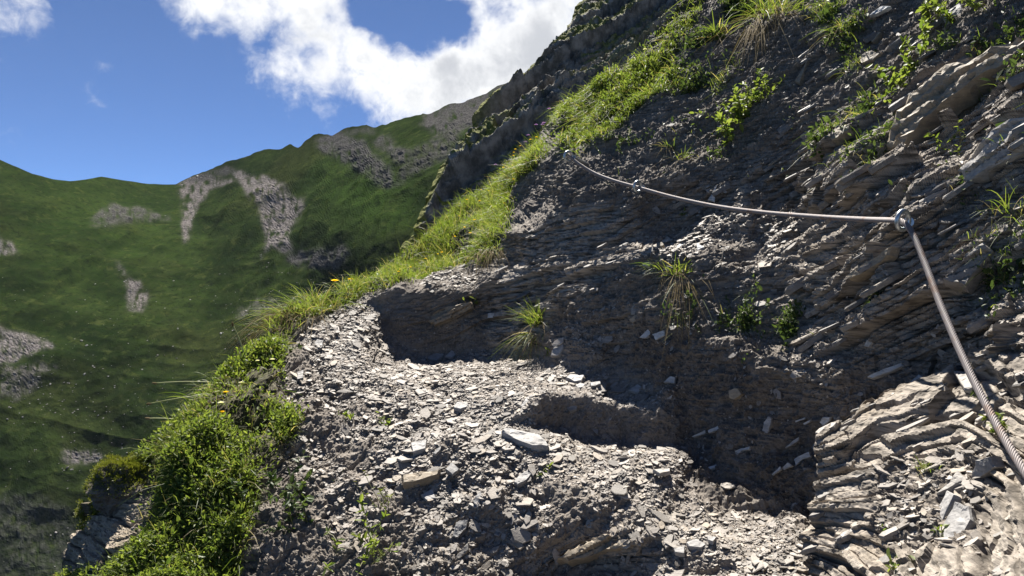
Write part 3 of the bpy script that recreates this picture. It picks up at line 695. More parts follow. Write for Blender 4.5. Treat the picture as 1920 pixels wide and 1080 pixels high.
STONES = [
 ([(940,809),(952,803),(1012,818),(1028,837),(1028,841),(998,839),(943,813)], M_SLATE, 'largest flat pale slate slab lying tilted on the lower path', .02, .9),
 ([(963,904),(973,892),(1007,875),(1000,885),(987,901),(970,909)], M_SLATE, 'leaf-shaped smooth grey slate with a dark shadow below the big slab', .012, .5),
 ([(975,764),(987,746),(1000,739),(996,751),(982,762)], M_SLATE, 'small slate leaning against the left end of the earth step', .01, .2),
 ([(850,765),(857,755),(878,758),(875,764),(864,769)], M_SLATE, 'six-sided flat slate in the middle of the scree above the big slab', .013, .8),
 ([(1061,709),(1068,703),(1095,703),(1090,714),(1077,717)], M_SLATE, 'broadest flat slate at the right end of the upper path', .01, 1.2),
 ([(1079,723),(1088,718),(1100,721),(1098,726),(1084,728)], M_SLATE, 'flat slate just below the broadest one on the upper path', .009, 1.2),
 ([(1106,717),(1125,715),(1127,720),(1109,725)], M_SLATE, 'rectangular slate at the right of two flat ones on the upper path', .008, 1.2),
 ([(1063,765),(1084,758),(1081,769),(1070,772)], M_SLATE, 'slate wedge sticking out of the earth step', .012, .4),
 ([(835,880),(848,867),(861,880),(848,891)], M_SLATE, 'squarish upright slate on the scree beside the ochre block', .01, .2),
 ([(848,1006),(855,980),(878,971),(874,991),(859,1008)], M_SLATE, 'grey four-sided slate low on the scree', .01, .1),
 ([(830,980),(855,967),(859,973),(843,995)], M_TAN, 'brownish slate touching the grey four-sided one low on the scree', .01, .2),
 ([(789,928),(811,917),(818,935),(800,939)], M_SLATE, 'flat slate below the ochre block on the scree', .01, .3),
 ([(887,939),(902,921),(904,932),(896,952)], M_SLATE, 'narrow upright slate in the middle of the lower scree', .009, .1),
 ([(848,1050),(878,1017),(878,1032),(859,1050)], M_DARK, 'dark slanting slate at the bottom of the scree', .012, .1),
 ([(754,895),(790,888),(826,882),(822,891),(774,908),(755,910)], M_TAN, 'long ochre block jutting from the scree', .035, .2),
 ([(770,832),(800,826),(798,843),(774,850)], M_SLATE, 'blocky slate on the left of the scree', .02, .4),
 ([(811,850),(828,835),(826,843),(817,852)], M_SLATE, 'small slate tilted beside the blocky slate on the scree', .009, .2),
 ([(1224,882),(1256,878),(1257,885),(1237,889)], M_SLATE, 'flat slate at the edge of the shadow on the lower path', .009, 1.2),
 ([(1287,1017),(1307,1011),(1324,1021),(1315,1028),(1293,1026)], M_SLATE, 'pale flat slate at the mouth of the trench', .01, 1.0),
 ([(1263,1030),(1285,1024),(1283,1039),(1266,1036)], M_SLATE, 'slate left of the pale flat one at the mouth of the trench', .01, .8),
 ([(1326,1006),(1344,1008),(1337,1017),(1328,1014)], M_SLATE, 'small slate right of the pale flat one in the trench', .009, .9),
 ([(1244,717),(1256,706),(1267,708),(1265,719)], M_PALE, 'pale squarish slate in the shade at the foot of the wall', .01, .3),
 ([(1178,732),(1196,721),(1206,728),(1196,737)], M_SLATE, 'slate half in shadow at the right end of the upper path', .01, .8),
 ([(1367,732),(1385,728),(1393,739),(1378,750),(1369,747)], M_TAN, 'ochre cube-like stone stuck in the dark shaded wall', .025, 0),
 ([(1297,819),(1323,806),(1325,812),(1300,820)], M_PALE, 'white sliver left of a pair in the shaded wall', .012, 0),
 ([(1327,807),(1348,798),(1349,806),(1329,812)], M_PALE, 'white sliver right of a pair in the shaded wall', .012, 0),
 ([(1378,846),(1390,841),(1407,837),(1407,843),(1392,845),(1382,853)], M_PALE, 'white hooked sliver in the middle of the shaded wall', .012, 0),
 ([(1428,814),(1432,792),(1441,780),(1447,784),(1446,798),(1439,813)], M_SLATE, 'upright almond-shaped grey slate in the shaded wall', .012, 0),
 ([(1472,840),(1484,829),(1499,819),(1498,826),(1484,835)], M_SLATE, 'thin slanting grey slate in the shaded wall near the outcrop', .01, 0),
 ([(1489,861),(1504,853),(1519,847),(1521,857),(1506,861),(1492,874)], M_PALE, 'large white sliver beside the outcrop edge', .014, 0),
 ([(1466,878),(1478,867),(1486,874),(1470,882)], M_PALE, 'white chip between two slivers beside the outcrop', .012, 0),
 ([(1447,890),(1463,874),(1465,880),(1450,891)], M_PALE, 'lowest white sliver of the row leading to the outcrop', .01, 0),
 ([(1313,882),(1343,872),(1345,876),(1315,885)], M_PALE, 'white sliver low in the shaded wall above the trench', .01, 0),
 ([(1537,792),(1543,782),(1557,782),(1555,790),(1543,799)], M_PALE, 'rounded white slate perched above the outcrop corner', .01, .1),
 ([(1479,795),(1495,788),(1510,782),(1510,786),(1482,797)], M_PALE, 'upper white streak of stone above the outcrop corner', .01, 0),
 ([(1506,794),(1520,787),(1519,791),(1508,797)], M_PALE, 'short white sliver under the upper white streak', .009, 0),
 ([(1626,707),(1660,692),(1692,680),(1692,687),(1634,711)], M_PALE, 'long pale blade of slate on the ledge above the outcrop', .012, .3),
 ([(1621,649),(1626,638),(1641,638),(1630,651)], M_PALE, 'pale pointed slate on the shaded ledge left of the cable', .01, .2),
 ([(1708,716),(1723,702),(1732,708),(1723,720)], M_PALE, 'pale slate resting on the top edge of the outcrop', .01, .4),
 ([(1201,472),(1217,462),(1243,456),(1246,461),(1230,473),(1208,479)], M_TAN, 'long rounded ochre stone at the left end of the lit ledge', .02, .2),
 ([(1261,471),(1274,458),(1292,454),(1277,469)], M_PALE, 'bright slate on the lit ledge above the grass tuft', .01, .5),
 ([(1306,457),(1321,464),(1308,470)], M_PALE, 'small triangular bright slate on the lit ledge', .009, .5),
 ([(1199,633),(1217,616),(1221,624),(1212,634)], M_PALE, 'left of two pale slates in the shade under the ledge', .01, 0),
 ([(1223,627),(1246,619),(1247,629),(1230,638)], M_PALE, 'right of two pale slates in the shade under the ledge', .01, 0),
 ([(1033,669),(1042,644),(1056,633),(1058,651),(1047,667)], M_SLATE, 'slate leaning upright at the foot of the wall by the path', .014, 0),
 ([(1621,392),(1658,379),(1652,390),(1629,396)], M_PALE, 'pale slate lying just above the cable near the steel eye', .01, .2),
 ([(1327,375),(1344,346),(1340,379)], M_PALE, 'upright white shard behind the cable', .008, 0),
 ([(1221,171),(1237,156),(1248,156),(1237,171)], M_PALE, 'pale stone on the rim of the upper grass ledge', .012, .3),
 ([(1529,333),(1540,329),(1552,333),(1542,344)], M_PALE, 'small white slate high in the dark wall above the cable', .009, 0),
 ([(1612,108),(1629,96),(1652,100),(1637,114),(1617,121)], M_TAN, 'ochre stone high in the wall left of the leafy sprig', .03, 0),
 ([(1554,258),(1571,237),(1596,235),(1592,246),(1562,265)], M_TAN, 'ochre slab stone in the wall below the leafy sprig', .03, 0),
 ([(1627,75),(1642,58),(1654,62),(1637,81)], M_TAN, 'ochre stone near the top of the wall', .025, 0),
 ([(1760,33),(1800,6),(1808,25),(1783,52)], M_SLATE, 'grey block behind leaves at the top of the wall', .03, 0),
 ([(1629,29),(1654,12),(1671,12),(1642,27)], M_PALE, 'white slab edge at the top of the wall', .012, 0),
 ([(587,650),(594,637),(607,639),(604,652),(591,659)], M_SLATE, 'upright slate beside the flowering grass edge', .012, .2),
 ([(557,698),(569,694),(569,709),(557,713)], M_SLATE, 'small square slate near the grassy flank', .01, .2),
 ([(915,587),(928,587),(924,596),(914,596)], M_PALE, 'white chip in the shade of the curved earth bank', .01, 0),
 ([(800,672),(818,660),(832,664),(820,676)], M_SLATE, 'shaded slate at the foot of the curved bank', .01, .3),
 ([(835,668),(850,655),(862,658),(848,670)], M_SLATE, 'blue-grey slate beside another at the foot of the curved bank', .01, .3),
 ([(1180,600),(1192,590),(1196,600),(1186,606)], M_TAN, 'small brown stone under the ledge in the shaded wall', .012, 0),
 ([(1470,640),(1495,630),(1500,640),(1478,648)], M_TAN, 'brown stone on the shaded ledge of the wall', .015, .1),
 ([(1780,520),(1815,480),(1850,455),(1862,470),(1835,505),(1812,540),(1770,530)], M_LAYER, 'weathered pale-veined rock behind the hanging cable', .04, 0),
 ([(1662,272),(1679,217),(1721,167),(1783,133),(1850,104),(1925,75),(1935,100),(1850,146),(1800,179),(1754,208),(1721,246),(1690,282)], M_TAN, 'long tan slab slanting across the upper wall', .06, 0),
 ([(1796,320),(1867,246),(1935,212),(1945,280),(1867,310),(1817,340)], M_SLATE, 'broad grey lichen-streaked slab below the tan slab', .05, 0),
 ([(1730,180),(1760,150),(1786,140),(1790,150),(1765,170),(1738,186)], M_PALE, 'white lichen-crusted stone on the long tan slab', .012, 0),
 ([(1590,520),(1650,480),(1672,462),(1668,478),(1630,510),(1595,526)], M_TAN, 'thin ochre slab edge under the cable', .03, 0),
 ([(1044,1052),(1075,1030),(1111,1010),(1144,1004),(1193,1015),(1195,1024),(1141,1034),(1075,1052)], M_TAN, 'smooth tan bedrock slab at the bottom of the path shelf', .04, .5),
 ([(803,603),(812,588),(840,574),(884,566),(888,578),(852,598),(815,612)], M_TAN, 'ochre rock bulging from the shaded curved bank', .04, 0),
 ([(1490,155),(1520,105),(1510,130),(1500,160)], M_TAN, 'brown shadowed stone under the hanging grass', .03, 0),
]
def build_stones():
    for ol, m, lab, th, up in STONES:
        stone(ol, m, lab, thick=th, up=up, lift=.055 if th > .045 else .01)
    for ol, m, lab, th, up in [
        ([(1770,982),(1794,942),(1821,951),(1826,978),(1799,1029),(1772,1013)], M_SLATE, 'largest pale slate plate propped in the hollow of the outcrop', .014, .1),
        ([(1759,956),(1777,920),(1794,929),(1768,978)], M_SLATE, 'grey slate plate tucked behind the largest one on the outcrop', .012, .1),
        ([(1834,862),(1857,856),(1866,876),(1834,902),(1823,900)], M_SLATE, 'angular slate block at the right of the outcrop hollow', .02, .2),
        ([(1757,929),(1786,902),(1799,884),(1817,902),(1790,912)], M_SLATE, 'slate wedge above the largest plate on the outcrop', .016, .4),
        ([(1788,698),(1817,696),(1834,727),(1808,727)], M_SLATE, 'flat slate on top of the outcrop behind the cable', .012, .7)]:
        stone(ol, m, lab, S=OS, thick=th, up=up, lift=.012)
build_stones()

# loose chips in the hollow of the outcrop
def pocket_chips():
    ar = np.linalg.norm(np.cross(np.gradient(OS.P, axis=1), np.gradient(OS.P, axis=0)), axis=-1)
    w = POCKET + .001; n = 360
    pos, nn, idx = sample(w, n, OS, ar)
    A, B, Cn = frames(nn + np.array([0, -.1, .6]), rng.random(n) * 6.28, .3)
    vs, fs = merge_inst(TEMPL, rng.integers(0, len(TEMPL), n), pos, A, B, Cn, np.clip(np.exp(rng.normal(math.log(.0075), .65, n)), .003, .024))
    o = mesh_obj('outcrop_gravel', vs, fs, M_CHIP); tag(o, 'loose slate chips filling the hollow of the outcrop', 'gravel', kind='stuff')
pocket_chips()

# the beds of slate that stand proud of the rock, each a piece of its own
def bed_pieces(S, dens, n, parent, lmin, lmax, mat=M_LAYER, nbv=None, tmin=.004, tmax=.009, el=(2, 4)):
    ar = np.linalg.norm(np.cross(np.gradient(S.P, axis=1), np.gradient(S.P, axis=0)), axis=-1)
    pos, nn, idx = sample(dens, n, S, ar)
    tm = []
    for k in range(14):
        m = random.choice((7, 8, 9, 10)); vs, fs = plate(m, random.uniform(*el), 1.0, .35, .12); tm.append(mesh_obj('slate_layer', vs, fs, mat, link=False))
    inv = parent.matrix_world.inverted() if parent.type != 'EMPTY' else None
    base = NBA if nbv is None else nbv; strike = np.array([base[2], 0, -base[0]])
    from mathutils import Matrix
    off = np.array(parent.location)
    for i in range(n):
        nb = base + rng.normal(size=3) * .07; nb /= np.linalg.norm(nb)
        a = strike + rng.normal(size=3) * .1; a -= nb * a.dot(nb); a /= np.linalg.norm(a); b = np.cross(nb, a)
        L = random.uniform(lmin, lmax) ; th = random.uniform(tmin, tmax)
        p = pos[i] - nn[i] * L * .3 - off
        o = bpy.data.objects.new('slate_layer', tm[i % 14]); C.objects.link(o); o.parent = parent
        o.matrix_local = Matrix([[a[k] * L, b[k] * L, nb[k] * th, p[k]] for k in range(3)] + [[0, 0, 0, 1]])
bed_pieces(OS, 1 - POCKET, 130, OUTCROP, .012, .046, M_LAYER, NB2)
bed_pieces(NS, soft(U, V, POLY['face'], 3), 110, FACE, .015, .05, M_DARK)
WALLP = soft(U, V, [(1180,330),(1300,250),(1480,110),(1700,20),(1985,60),(1985,420),(1900,620),(1500,640),(1380,480)], 6) * (1 - GRASSM)
bed_pieces(NS, WALLP, 130, HILL, .02, .06, M_DARK, NB3)
bed_pieces(NS, WALLP, 110, HILL, .03, .085, M_LAYER, NB3, .006, .02, (1.6, 3.4))
print('stones', round(time.time() - T0, 1))

# ------------------------------------------------------------------ cable and its eyes
M_STEEL = mat_plain('steel_wire', (.26, .225, .215), .6, .35)
def mat_wire():
    t = NT('steel_wire'); p = t.pos(); n = t.noise(25, 5, .6, p); n2 = t.noise(260, 3, .6, p)
    c = t.mix(t.rng(n, .52, .68, 0, .75), t.mix(n2, (.15, .132, .128), (.26, .228, .218)), (.17, .1, .065)); t.principled(c, .65, metal=.2); return t.m
M_STEEL = mat_wire()
M_EYE = mat_plain('galvanised_steel', (.42, .45, .47), .35, .85)
def tube(pts, r, seg=8, closed=False):
    pts = np.asarray(pts, float); n = len(pts)
    tan = np.gradient(pts, axis=0) if not closed else np.roll(pts, -1, 0) - np.roll(pts, 1, 0)
    tan /= np.linalg.norm(tan, axis=1, keepdims=True)
    ref = np.array([0.1, .2, 1.]); a = np.cross(tan, ref); a /= np.linalg.norm(a, axis=1, keepdims=True); b = np.cross(tan, a)
    th = np.linspace(0, 2 * math.pi, seg, endpoint=False)
    rr = np.broadcast_to(np.asarray(r, float), (n,))
    vs = pts[:, None] + rr[:, None, None] * (a[:, None] * np.cos(th)[None, :, None] + b[:, None] * np.sin(th)[None, :, None])
    i = np.arange(n * seg).reshape(n, seg); i2 = np.roll(i, -1, 1)
    if closed: f = np.stack([i, i2, np.roll(i2, -1, 0), np.roll(i, -1, 0)], -1).reshape(-1, 4)
    else: f = np.stack([i[:-1], i2[:-1], i2[1:], i[1:]], -1).reshape(-1, 4)
    return vs.reshape(-1, 3), f

def spline(pts, n):
    pts = np.asarray(pts, float); k = np.concatenate([[0], np.cumsum(np.linalg.norm(np.diff(pts, axis=0), axis=1))])
    P = np.concatenate([[2 * pts[0] - pts[1]], pts, [2 * pts[-1] - pts[-2]]]); s = np.linspace(0, k[-1], n); out = []
    for x in s:
        i = min(np.searchsorted(k, x, 'right') - 1, len(pts) - 2); t = (x - k[i]) / (k[i + 1] - k[i])
        p0, p1, p2, p3 = P[i], P[i + 1], P[i + 2], P[i + 3]
        out.append(.5 * (2 * p1 + (p2 - p0) * t + (2 * p0 - 5 * p1 + 4 * p2 - p3) * t * t + (3 * p1 - p0 - 3 * p2 + p3) * t ** 3))
    return np.array(out)

def px(u, v, d): return np.array([(u - 960) / F * d, d, (540 - v) / F * d])
CABLE = [px(1064, 290, 3.21), px(1085, 307, 3.19), px(1115, 325, 3.15), px(1155, 340, 3.07), px(1195, 351, 2.99), px(1260, 369, 2.85), px(1340, 386, 2.66), px(1430, 398, 2.43),
         px(1530, 406, 2.19), px(1620, 411, 1.96), px(1676, 413, 1.8), px(1694, 417, 1.76), px(1712, 440, 1.72), px(1735, 495, 1.65), px(1765, 575, 1.55), px(1810, 680, 1.42), px(1860, 780, 1.3), px(1925, 890, 1.17), px(2010, 1010, 1.05)]
def build_cable():
    c = spline(CABLE, 900)
    root = empty('steel_cable', c[450]); off = np.array(root.location)
    tan = np.gradient(c, axis=0); ds = np.linalg.norm(tan, axis=1); tan /= ds[:, None]
    s = np.concatenate([[0], np.cumsum(ds)[:-1]])
    a = np.cross(tan, np.array([.1, .2, 1.])); a /= np.linalg.norm(a, axis=1, keepdims=True); b = np.cross(tan, a)
    rs = .0025
    for k in range(8):
        ph = s / .05 * 2 * math.pi + k * 2 * math.pi / 8
        st = c + .0046 * (a * np.cos(ph)[:, None] + b * np.sin(ph)[:, None])
        vs, f = tube(st, rs, 6); mesh_obj('strand', vs - off, f, M_STEEL, root, smooth=True)
    vs, f = tube(c, .0039, 6); mesh_obj('core', vs - off, f, M_STEEL, root, smooth=True)
    tag(root, 'twisted steel wire safety cable strung along the rock wall', 'cable')
build_cable()

def eye(u, v, d, ax_n, r, label, wire=.0058):
    c = px(u, v, d); n = Vector(ax_n).normalized()
    a = n.cross(Vector((0, 0, 1))).normalized(); b = n.cross(a)
    root = empty('eye_bolt', c)
    th = np.linspace(0, 2 * math.pi, 40, endpoint=False)
    A, B = np.array(a), np.array(b)
    ring = r * (np.cos(th)[:, None] * A + np.sin(th)[:, None] * B)
    vs, f = tube(ring, wire, 12, closed=True); mesh_obj('ring', vs, f, M_EYE, root, smooth=True)
    g, gn = NS.at(u, v)
    into = np.array([.85, .5, -.12]); into -= np.array(n) * into.dot(np.array(n)); into /= np.linalg.norm(into)
    st = into * r; into = np.array([.5, .86, -.05]); into /= np.linalg.norm(into)
    vs, f = tube(np.stack([st, st + into * .1, st + into * .22, st + into * .4]), np.array([.0075, .007, .007, .007]), 12); mesh_obj('shank', vs, f, M_EYE, root, smooth=True)
    w0 = st + into * .008
    vs, f = tube(np.stack([w0 - into * .0035, w0 - into * .003, w0 + into * .006, w0 + into * .0065]), np.array([.002, .0125, .0125, .002]), 16); mesh_obj('collar', vs, f, M_EYE, root)
    tag(root, label, 'eye bolt', 'steel eyes that hold the cable')
eye(1066, 293, 3.2, (.5, -.85, -.1), .0205, 'farthest steel eye where the cable begins below the grass ledge')
eye(1196, 350, 2.99, (.62, -.78, -.1), .021, 'middle steel eye the cable runs through')
eye(1693, 413, 1.765, (.5, -.85, -.12), .0225, 'nearest shiny steel eye where the cable bends downward')

# ------------------------------------------------------------------ vegetation
UP = np.array([0, 0, 1.])
def blades(pos, dirn, length, width, droop, seg=3, curl=None):
    """grass blades as tapering, drooping strips"""
    n = len(pos); d = dirn / np.linalg.norm(dirn, axis=1, keepdims=True)
    side = np.cross(d, UP + .01) + .6 * rng.normal(size=(n, 3)); side -= d * np.einsum('ij,ij->i', side, d)[:, None]; side /= np.linalg.norm(side, axis=1, keepdims=True)
    hor = d * np.array([1, 1, 0]) + .25 * rng.normal(size=(n, 3)) * np.array([1, 1, 0])
    rows = []
    for k in range(seg + 1):
        t = k / seg
        c = pos + d * (length * t)[:, None] + (hor * .5 - UP)[None].reshape(n, 3) * (length * droop * t * t)[:, None]
        w = (width * (1 - t) ** .6 * (.75 + .5 * t))[:, None] * .5 if k < seg else 0 * width[:, None] + .00015
        rows += [c - side * w, c + side * w]
    vs = np.stack(rows, 1).reshape(-1, 3); m = 2 * (seg + 1)
    f = np.concatenate([[(2 * k, 2 * k + 1, 2 * k + 3, 2 * k + 2)] for k in range(seg)])
    return vs, (f[None] + (np.arange(n) * m)[:, None, None]).reshape(-1, 4)

LEAFT = np.array([(0, 0, 0), (.35, .28, .06), (.35, -.28, .06), (.72, .24, .05), (.72, -.24, .05), (1, 0, -.04), (.36, 0, -.03), (.72, 0, -.03)], float)
LEAFF = np.array([(0, 6, 1, 1), (0, 2, 6, 6), (1, 6, 7, 3), (6, 2, 4, 7), (3, 7, 5, 5), (7, 4, 5, 5)])
def leaves(pos, dirn, nrm, size, wid=1.0):
    n = len(pos); a = dirn / np.linalg.norm(dirn, axis=1, keepdims=True)
    c = nrm - a * np.einsum('ij,ij->i', nrm, a)[:, None]; c /= np.maximum(np.linalg.norm(c, axis=1, keepdims=True), 1e-6); b = np.cross(c, a)
    s = size[:, None, None]
    X = pos[:, None] + s * (a[:, None] * LEAFT[None, :, 0:1] + b[:, None] * LEAFT[None, :, 1:2] * wid + c[:, None] * LEAFT[None, :, 2:3])
    tri = np.array([(0, 6, 1), (0, 2, 6), (1, 6, 3), (6, 7, 3), (6, 2, 4), (6, 4, 7), (3, 7, 5), (7, 4, 5)])
    return X.reshape(-1, 3), (tri[None] + (np.arange(n) * 8)[:, None, None]).reshape(-1, 3)

def cover(poly, nb, nl, lab_b, lab_l, blen, bdroop, lsize, dens=None, bmat=M_GRASS, lmat=M_LEAF, lean=(0, 0, 0), wid=.0028, names=('grass', 'leaf_cover')):
    d = soft(U, V, poly, 3) if dens is None else dens
    d = d * np.clip(.9 + 3.8 * fbm(P0 * 4.5, 4, len(lab_b) * 7), .06, 2.0)
    if nb:
        p, n, idx = sample(d, nb)
        dr = UP * .75 + n * .5 + np.array(lean) + .42 * rng.normal(size=p.shape)
        L = blen * np.exp(rng.normal(0, .35, nb)); vs, f = blades(p - n * .004, dr, L, np.full(nb, wid) * rng.uniform(.6, 1.4, nb), bdroop * rng.uniform(.3, 1.7, nb))
        o = mesh_obj(names[0], vs, f, bmat); tag(o, lab_b, 'grass', kind='stuff')
    if nl:
        p, n, idx = sample(d * np.clip(.6 + 2.4 * fbm(P0 * 5, 2, 77), .05, 2), nl)
        h = rng.random(nl) ** 1.5 * .035
        p = p + (n * .7 + UP * .5) * h[:, None]
        dr = rng.normal(size=p.shape) + UP * .5 + n * .6; nm = n * .4 + UP * .6 + .5 * rng.normal(size=p.shape)
        vs, f = leaves(p, dr, nm, lsize * np.exp(rng.normal(0, .3, nl)), .8)
        o = mesh_obj(names[1], vs, f, lmat); tag(o, lab_l, 'ground cover', kind='stuff')

KNOB = [(90,1090),(120,985),(150,945),(178,900),(215,872),(295,862),(300,890),(288,940),(290,1000),(240,1060),(200,1090)]
FLD = soft(U, V, POLY['flank'], 3) * (1 - soft(U, V, KNOB, 3))
cover(POLY['flank'], 15000, 34000, 'grass growing through the leafy flank on the valley side', 'dense low leaves covering the flank on the valley side', .05, .5, .0115, wid=.0021, dens=FLD)
cover(POLY['edge'], 3800, 1800, 'sunlit grass along the outer rim of the path bend', 'low leaves along the outer rim of the path bend', .07, .45, .013, wid=.0026, names=('grass', 'leaf_cover'))
cover(POLY['ridge'], 17000, 7000, 'bright backlit grass on the slope behind the bend', 'small herbs among the grass behind the bend', .08, .45, .013, wid=.0026)
cover(POLY['upgrass'], 9500, 11000, 'sunlit grass on the ledge above the cable start', 'low leafy herbs on the ledge above the cable start', .065, .65, .013, wid=.0026)
# thin weeds on the upper wall
wd = soft(U, V, [(1280,60),(1480,-20),(1990,-60),(1990,330),(1700,300),(1450,300),(1300,300),(1180,320)], 10) * np.clip(fbm(P0 * 5, 3, 611) * 3.2 - .1, 0, 1) * (1 - .9 * soft(U, V, POLY['slabs'], 4))
cover(None, 5000, 9000, 'sparse thin grass scattered over the upper wall', 'sparse weeds scattered over the upper wall', .045, .6, .016, dens=wd, lmat=M_LEAFD, wid=.0022)
wd = soft(U, V, [(1290,560),(1480,560),(1500,660),(1400,680),(1300,640)], 10) * np.clip(fbm(P0 * 9, 3, 612) * 3 - .2, 0, 1) + .5 * soft(U, V, [(1800,340),(1985,330),(1985,580),(1850,560)], 8) * np.clip(fbm(P0 * 8, 3, 613) * 3 + .2, 0, 1)
cover(None, 500, 1500, 'stray grass blades on the shaded ledges', 'small creeping leaves on the shaded ledges', .04, .6, .013, dens=wd, lmat=M_LEAFD, wid=.002)

def tuft(u, v, n, L, spread, label, lean=(0, 0, 0), dry=.15, droop=.45, width=.0028, S=None, name='grass_tuft', group=None, rad=.02, extra=None):
    p, nn = (S or NS).at(u, v); root = empty(name, p)
    def part(nm, k, mat, Lk, drp, ln):
        if k <= 0: return
        q = rng.normal(size=(k, 3)) * rad * np.array([1, 1, .3]); d = UP + np.array(ln) + spread * rng.normal(size=(k, 3)) * np.array([1, 1, .35]) + q * 10
        vs, f = blades(q, d, Lk * rng.uniform(.55, 1.15, k), np.full(k, width) * rng.uniform(.6, 1.3, k), drp * rng.uniform(.4, 1.6, k), 4); mesh_obj(nm, vs, f, mat, root)
    part('blades', int(n * (1 - dry)), M_GRASS, L, droop, lean)
    part('dry_blades', int(n * dry), M_DRY, L * .95, droop * 2.0, np.array(lean) + np.array([0, -.5, -.6]))
    tag(root, label, 'grass tuft', group); return root

def herb(u, v, n, size, radius, height, label, mat=M_LEAF, wid=.9, stems=6, S=None, lean=(0, 0, 0), flowers=0, fmat=None, name='leafy_plant', group=None):
    p, nn = (S or NS).at(u, v); root = empty(name, p); nn = np.array(nn)
    vs_, fs_, o = [], [], 0; lp, ld = [], []
    tips = []
    for k in range(stems):
        dirn = nn * .5 + UP * .6 + np.array(lean) + .55 * rng.normal(size=3); dirn /= np.linalg.norm(dirn)
        b = rng.normal(size=3) * radius * .5 * np.array([1, .6, 1]); b -= nn * b.dot(nn)
        ln = height * rng.uniform(.5, 1.1); t = np.linspace(0, 1, 5)[:, None]
        c = b + dirn * ln * t + rng.normal(size=3) * ln * .25 * t * t
        a, f = tube(c, np.linspace(.0013, .0007, 5), 5); vs_.append(a); fs_.append(f + o); o += len(a); tips.append(c[-1])
        for q in range(max(1, n // stems)):
            tt = rng.uniform(.1, 1.05); i = min(int(tt * 4), 3); lp.append(c[i] + (c[i + 1] - c[i]) * (tt * 4 - i)); dd = dirn * .5 + rng.normal(size=3) * .9; ld.append(dd)
    mesh_obj('stems', np.concatenate(vs_), np.concatenate(fs_), M_STEM, root)
    lp, ld = np.array(lp), np.array(ld)
    a, f = leaves(lp, ld, UP * .8 + nn * .3 + .45 * rng.normal(size=lp.shape), size * np.exp(rng.normal(0, .25, len(lp))), wid); mesh_obj('leaves', a, f, mat, root)
    for k in range(flowers):
        flower_head(tips[k % len(tips)] + UP * .004, .006, fmat or M_YEL, root)
    tag(root, label, 'plant', group); return root

def flower_head(p, r, mat, parent, petals=12):
    th = np.linspace(0, 2 * math.pi, petals, endpoint=False); n = petals
    pos = np.repeat(p[None], n * 2, 0); d = np.stack([np.cos(th), np.sin(th) * .9, .35 + 0 * th], -1); d2 = np.stack([np.cos(th + .2), np.sin(th + .2) * .9, .9 + 0 * th], -1)
    a, f = leaves(pos, np.concatenate([d, d2]), np.repeat(np.array([[0, -.3, 1.]]), 2 * n, 0) + .1 * rng.normal(size=(2 * n, 3)), np.concatenate([np.full(n, r), np.full(n, r * .75)]), .75)
    return mesh_obj('petals', a, f, mat, parent)

def flower(u, v, h, r, mat, label, name='flower', cat='flower', group=None, lean=(0, 0, 0)):
    p, nn = NS.at(u, v); root = empty(name, p)
    d = UP + np.array(lean) + .18 * rng.normal(size=3); t = np.linspace(0, 1, 6)[:, None]; c = d * h * t + rng.normal(size=3) * .02 * t * t * (h / .1)
    a, f = tube(c, np.linspace(.0013, .0009, 6), 5); mesh_obj('stem', a, f, M_STEM, root)
    flower_head(c[-1], r, mat, root); tag(root, label, cat, group); return root

tuft(1010, 608, 240, .145, .42, 'bright green grass tuft on the shaded wall at the path', lean=(-.1, -.1, 0), dry=.06, rad=.022)
tuft(1005, 628, 60, .11, .3, 'limp darker grass hanging below the bright tuft by the path', lean=(-.5, -.5, -1.0), dry=.3, rad=.02, droop=.7)
tuft(1272, 520, 170, .09, .5, 'yellow-green tuft with hanging straw on the lit ledge', lean=(-.1, -.15, 0), dry=.3, rad=.025)
tuft(1240, 505, 70, .07, .6, 'fine pale tuft at the left of the lit ledge tuft', lean=(-.6, 0, 0), dry=.15)
tuft(1290, 545, 50, .13, .3, 'long straw blades hanging from the lit ledge', lean=(0, -.6, -1.1), dry=.85, rad=.03, droop=.6)
tuft(600, 560, 260, .145, .42, 'grass tuft around the yellow flowers on the outer rim', lean=(-.1, 0, 0), dry=.2, rad=.05)
tuft(545, 590, 320, .14, .45, 'straw-coloured grass fringe hanging over the valley side', lean=(-.8, 0, -.1), dry=.55, rad=.045, droop=.6)
tuft(650, 550, 110, .13, .4, 'tall thin grass at the right of the yellow flowers', dry=.08, rad=.03)
tuft(700, 543, 80, .085, .5, 'short grass where the rim meets the bend', dry=.1, rad=.03, lean=(-.3, 0, 0))
tuft(1460, 42, 240, .2, .42, 'large tuft with straw hanging down at the top of the wall', lean=(.05, -.3, .0), dry=.38, rad=.05, droop=.7, width=.0032)
tuft(1430, 60, 120, .2, .28, 'curtain of brown straw under the top tuft', lean=(-.25, -.7, -1.2), dry=.95, rad=.045, droop=.5)
tuft(1345, 70, 60, .17, .4, 'spiky broad-bladed grass between the two upper ledges', lean=(-.2, 0, 0), dry=.05, width=.005)
tuft(1580, 60, 60, .12, .45, 'thin grey-green tuft right of the hanging straw', dry=.4, droop=.7)
tuft(930, 470, 150, .11, .4, 'brown straw tuft hanging at the corner of the slate face', lean=(.2, -.5, -.6), dry=.7, rad=.04, droop=.6)
tuft(1255, 275, 60, .07, .6, 'small pale tuft above the middle eye', dry=.3)
tuft(1285, 300, 50, .08, .6, 'second small pale tuft above the middle eye, lower down', dry=.4, lean=(.1, -.2, -.2))
tuft(1905, 405, 40, .1, .5, 'thin long-bladed tuft at the edge of the wall above the cable bend', dry=.15)
tuft(1740, 885, 60, .035, .5, 'tiny grass tuft rooted in the slate outcrop', S=OS, dry=.1, width=.0018, rad=.01)
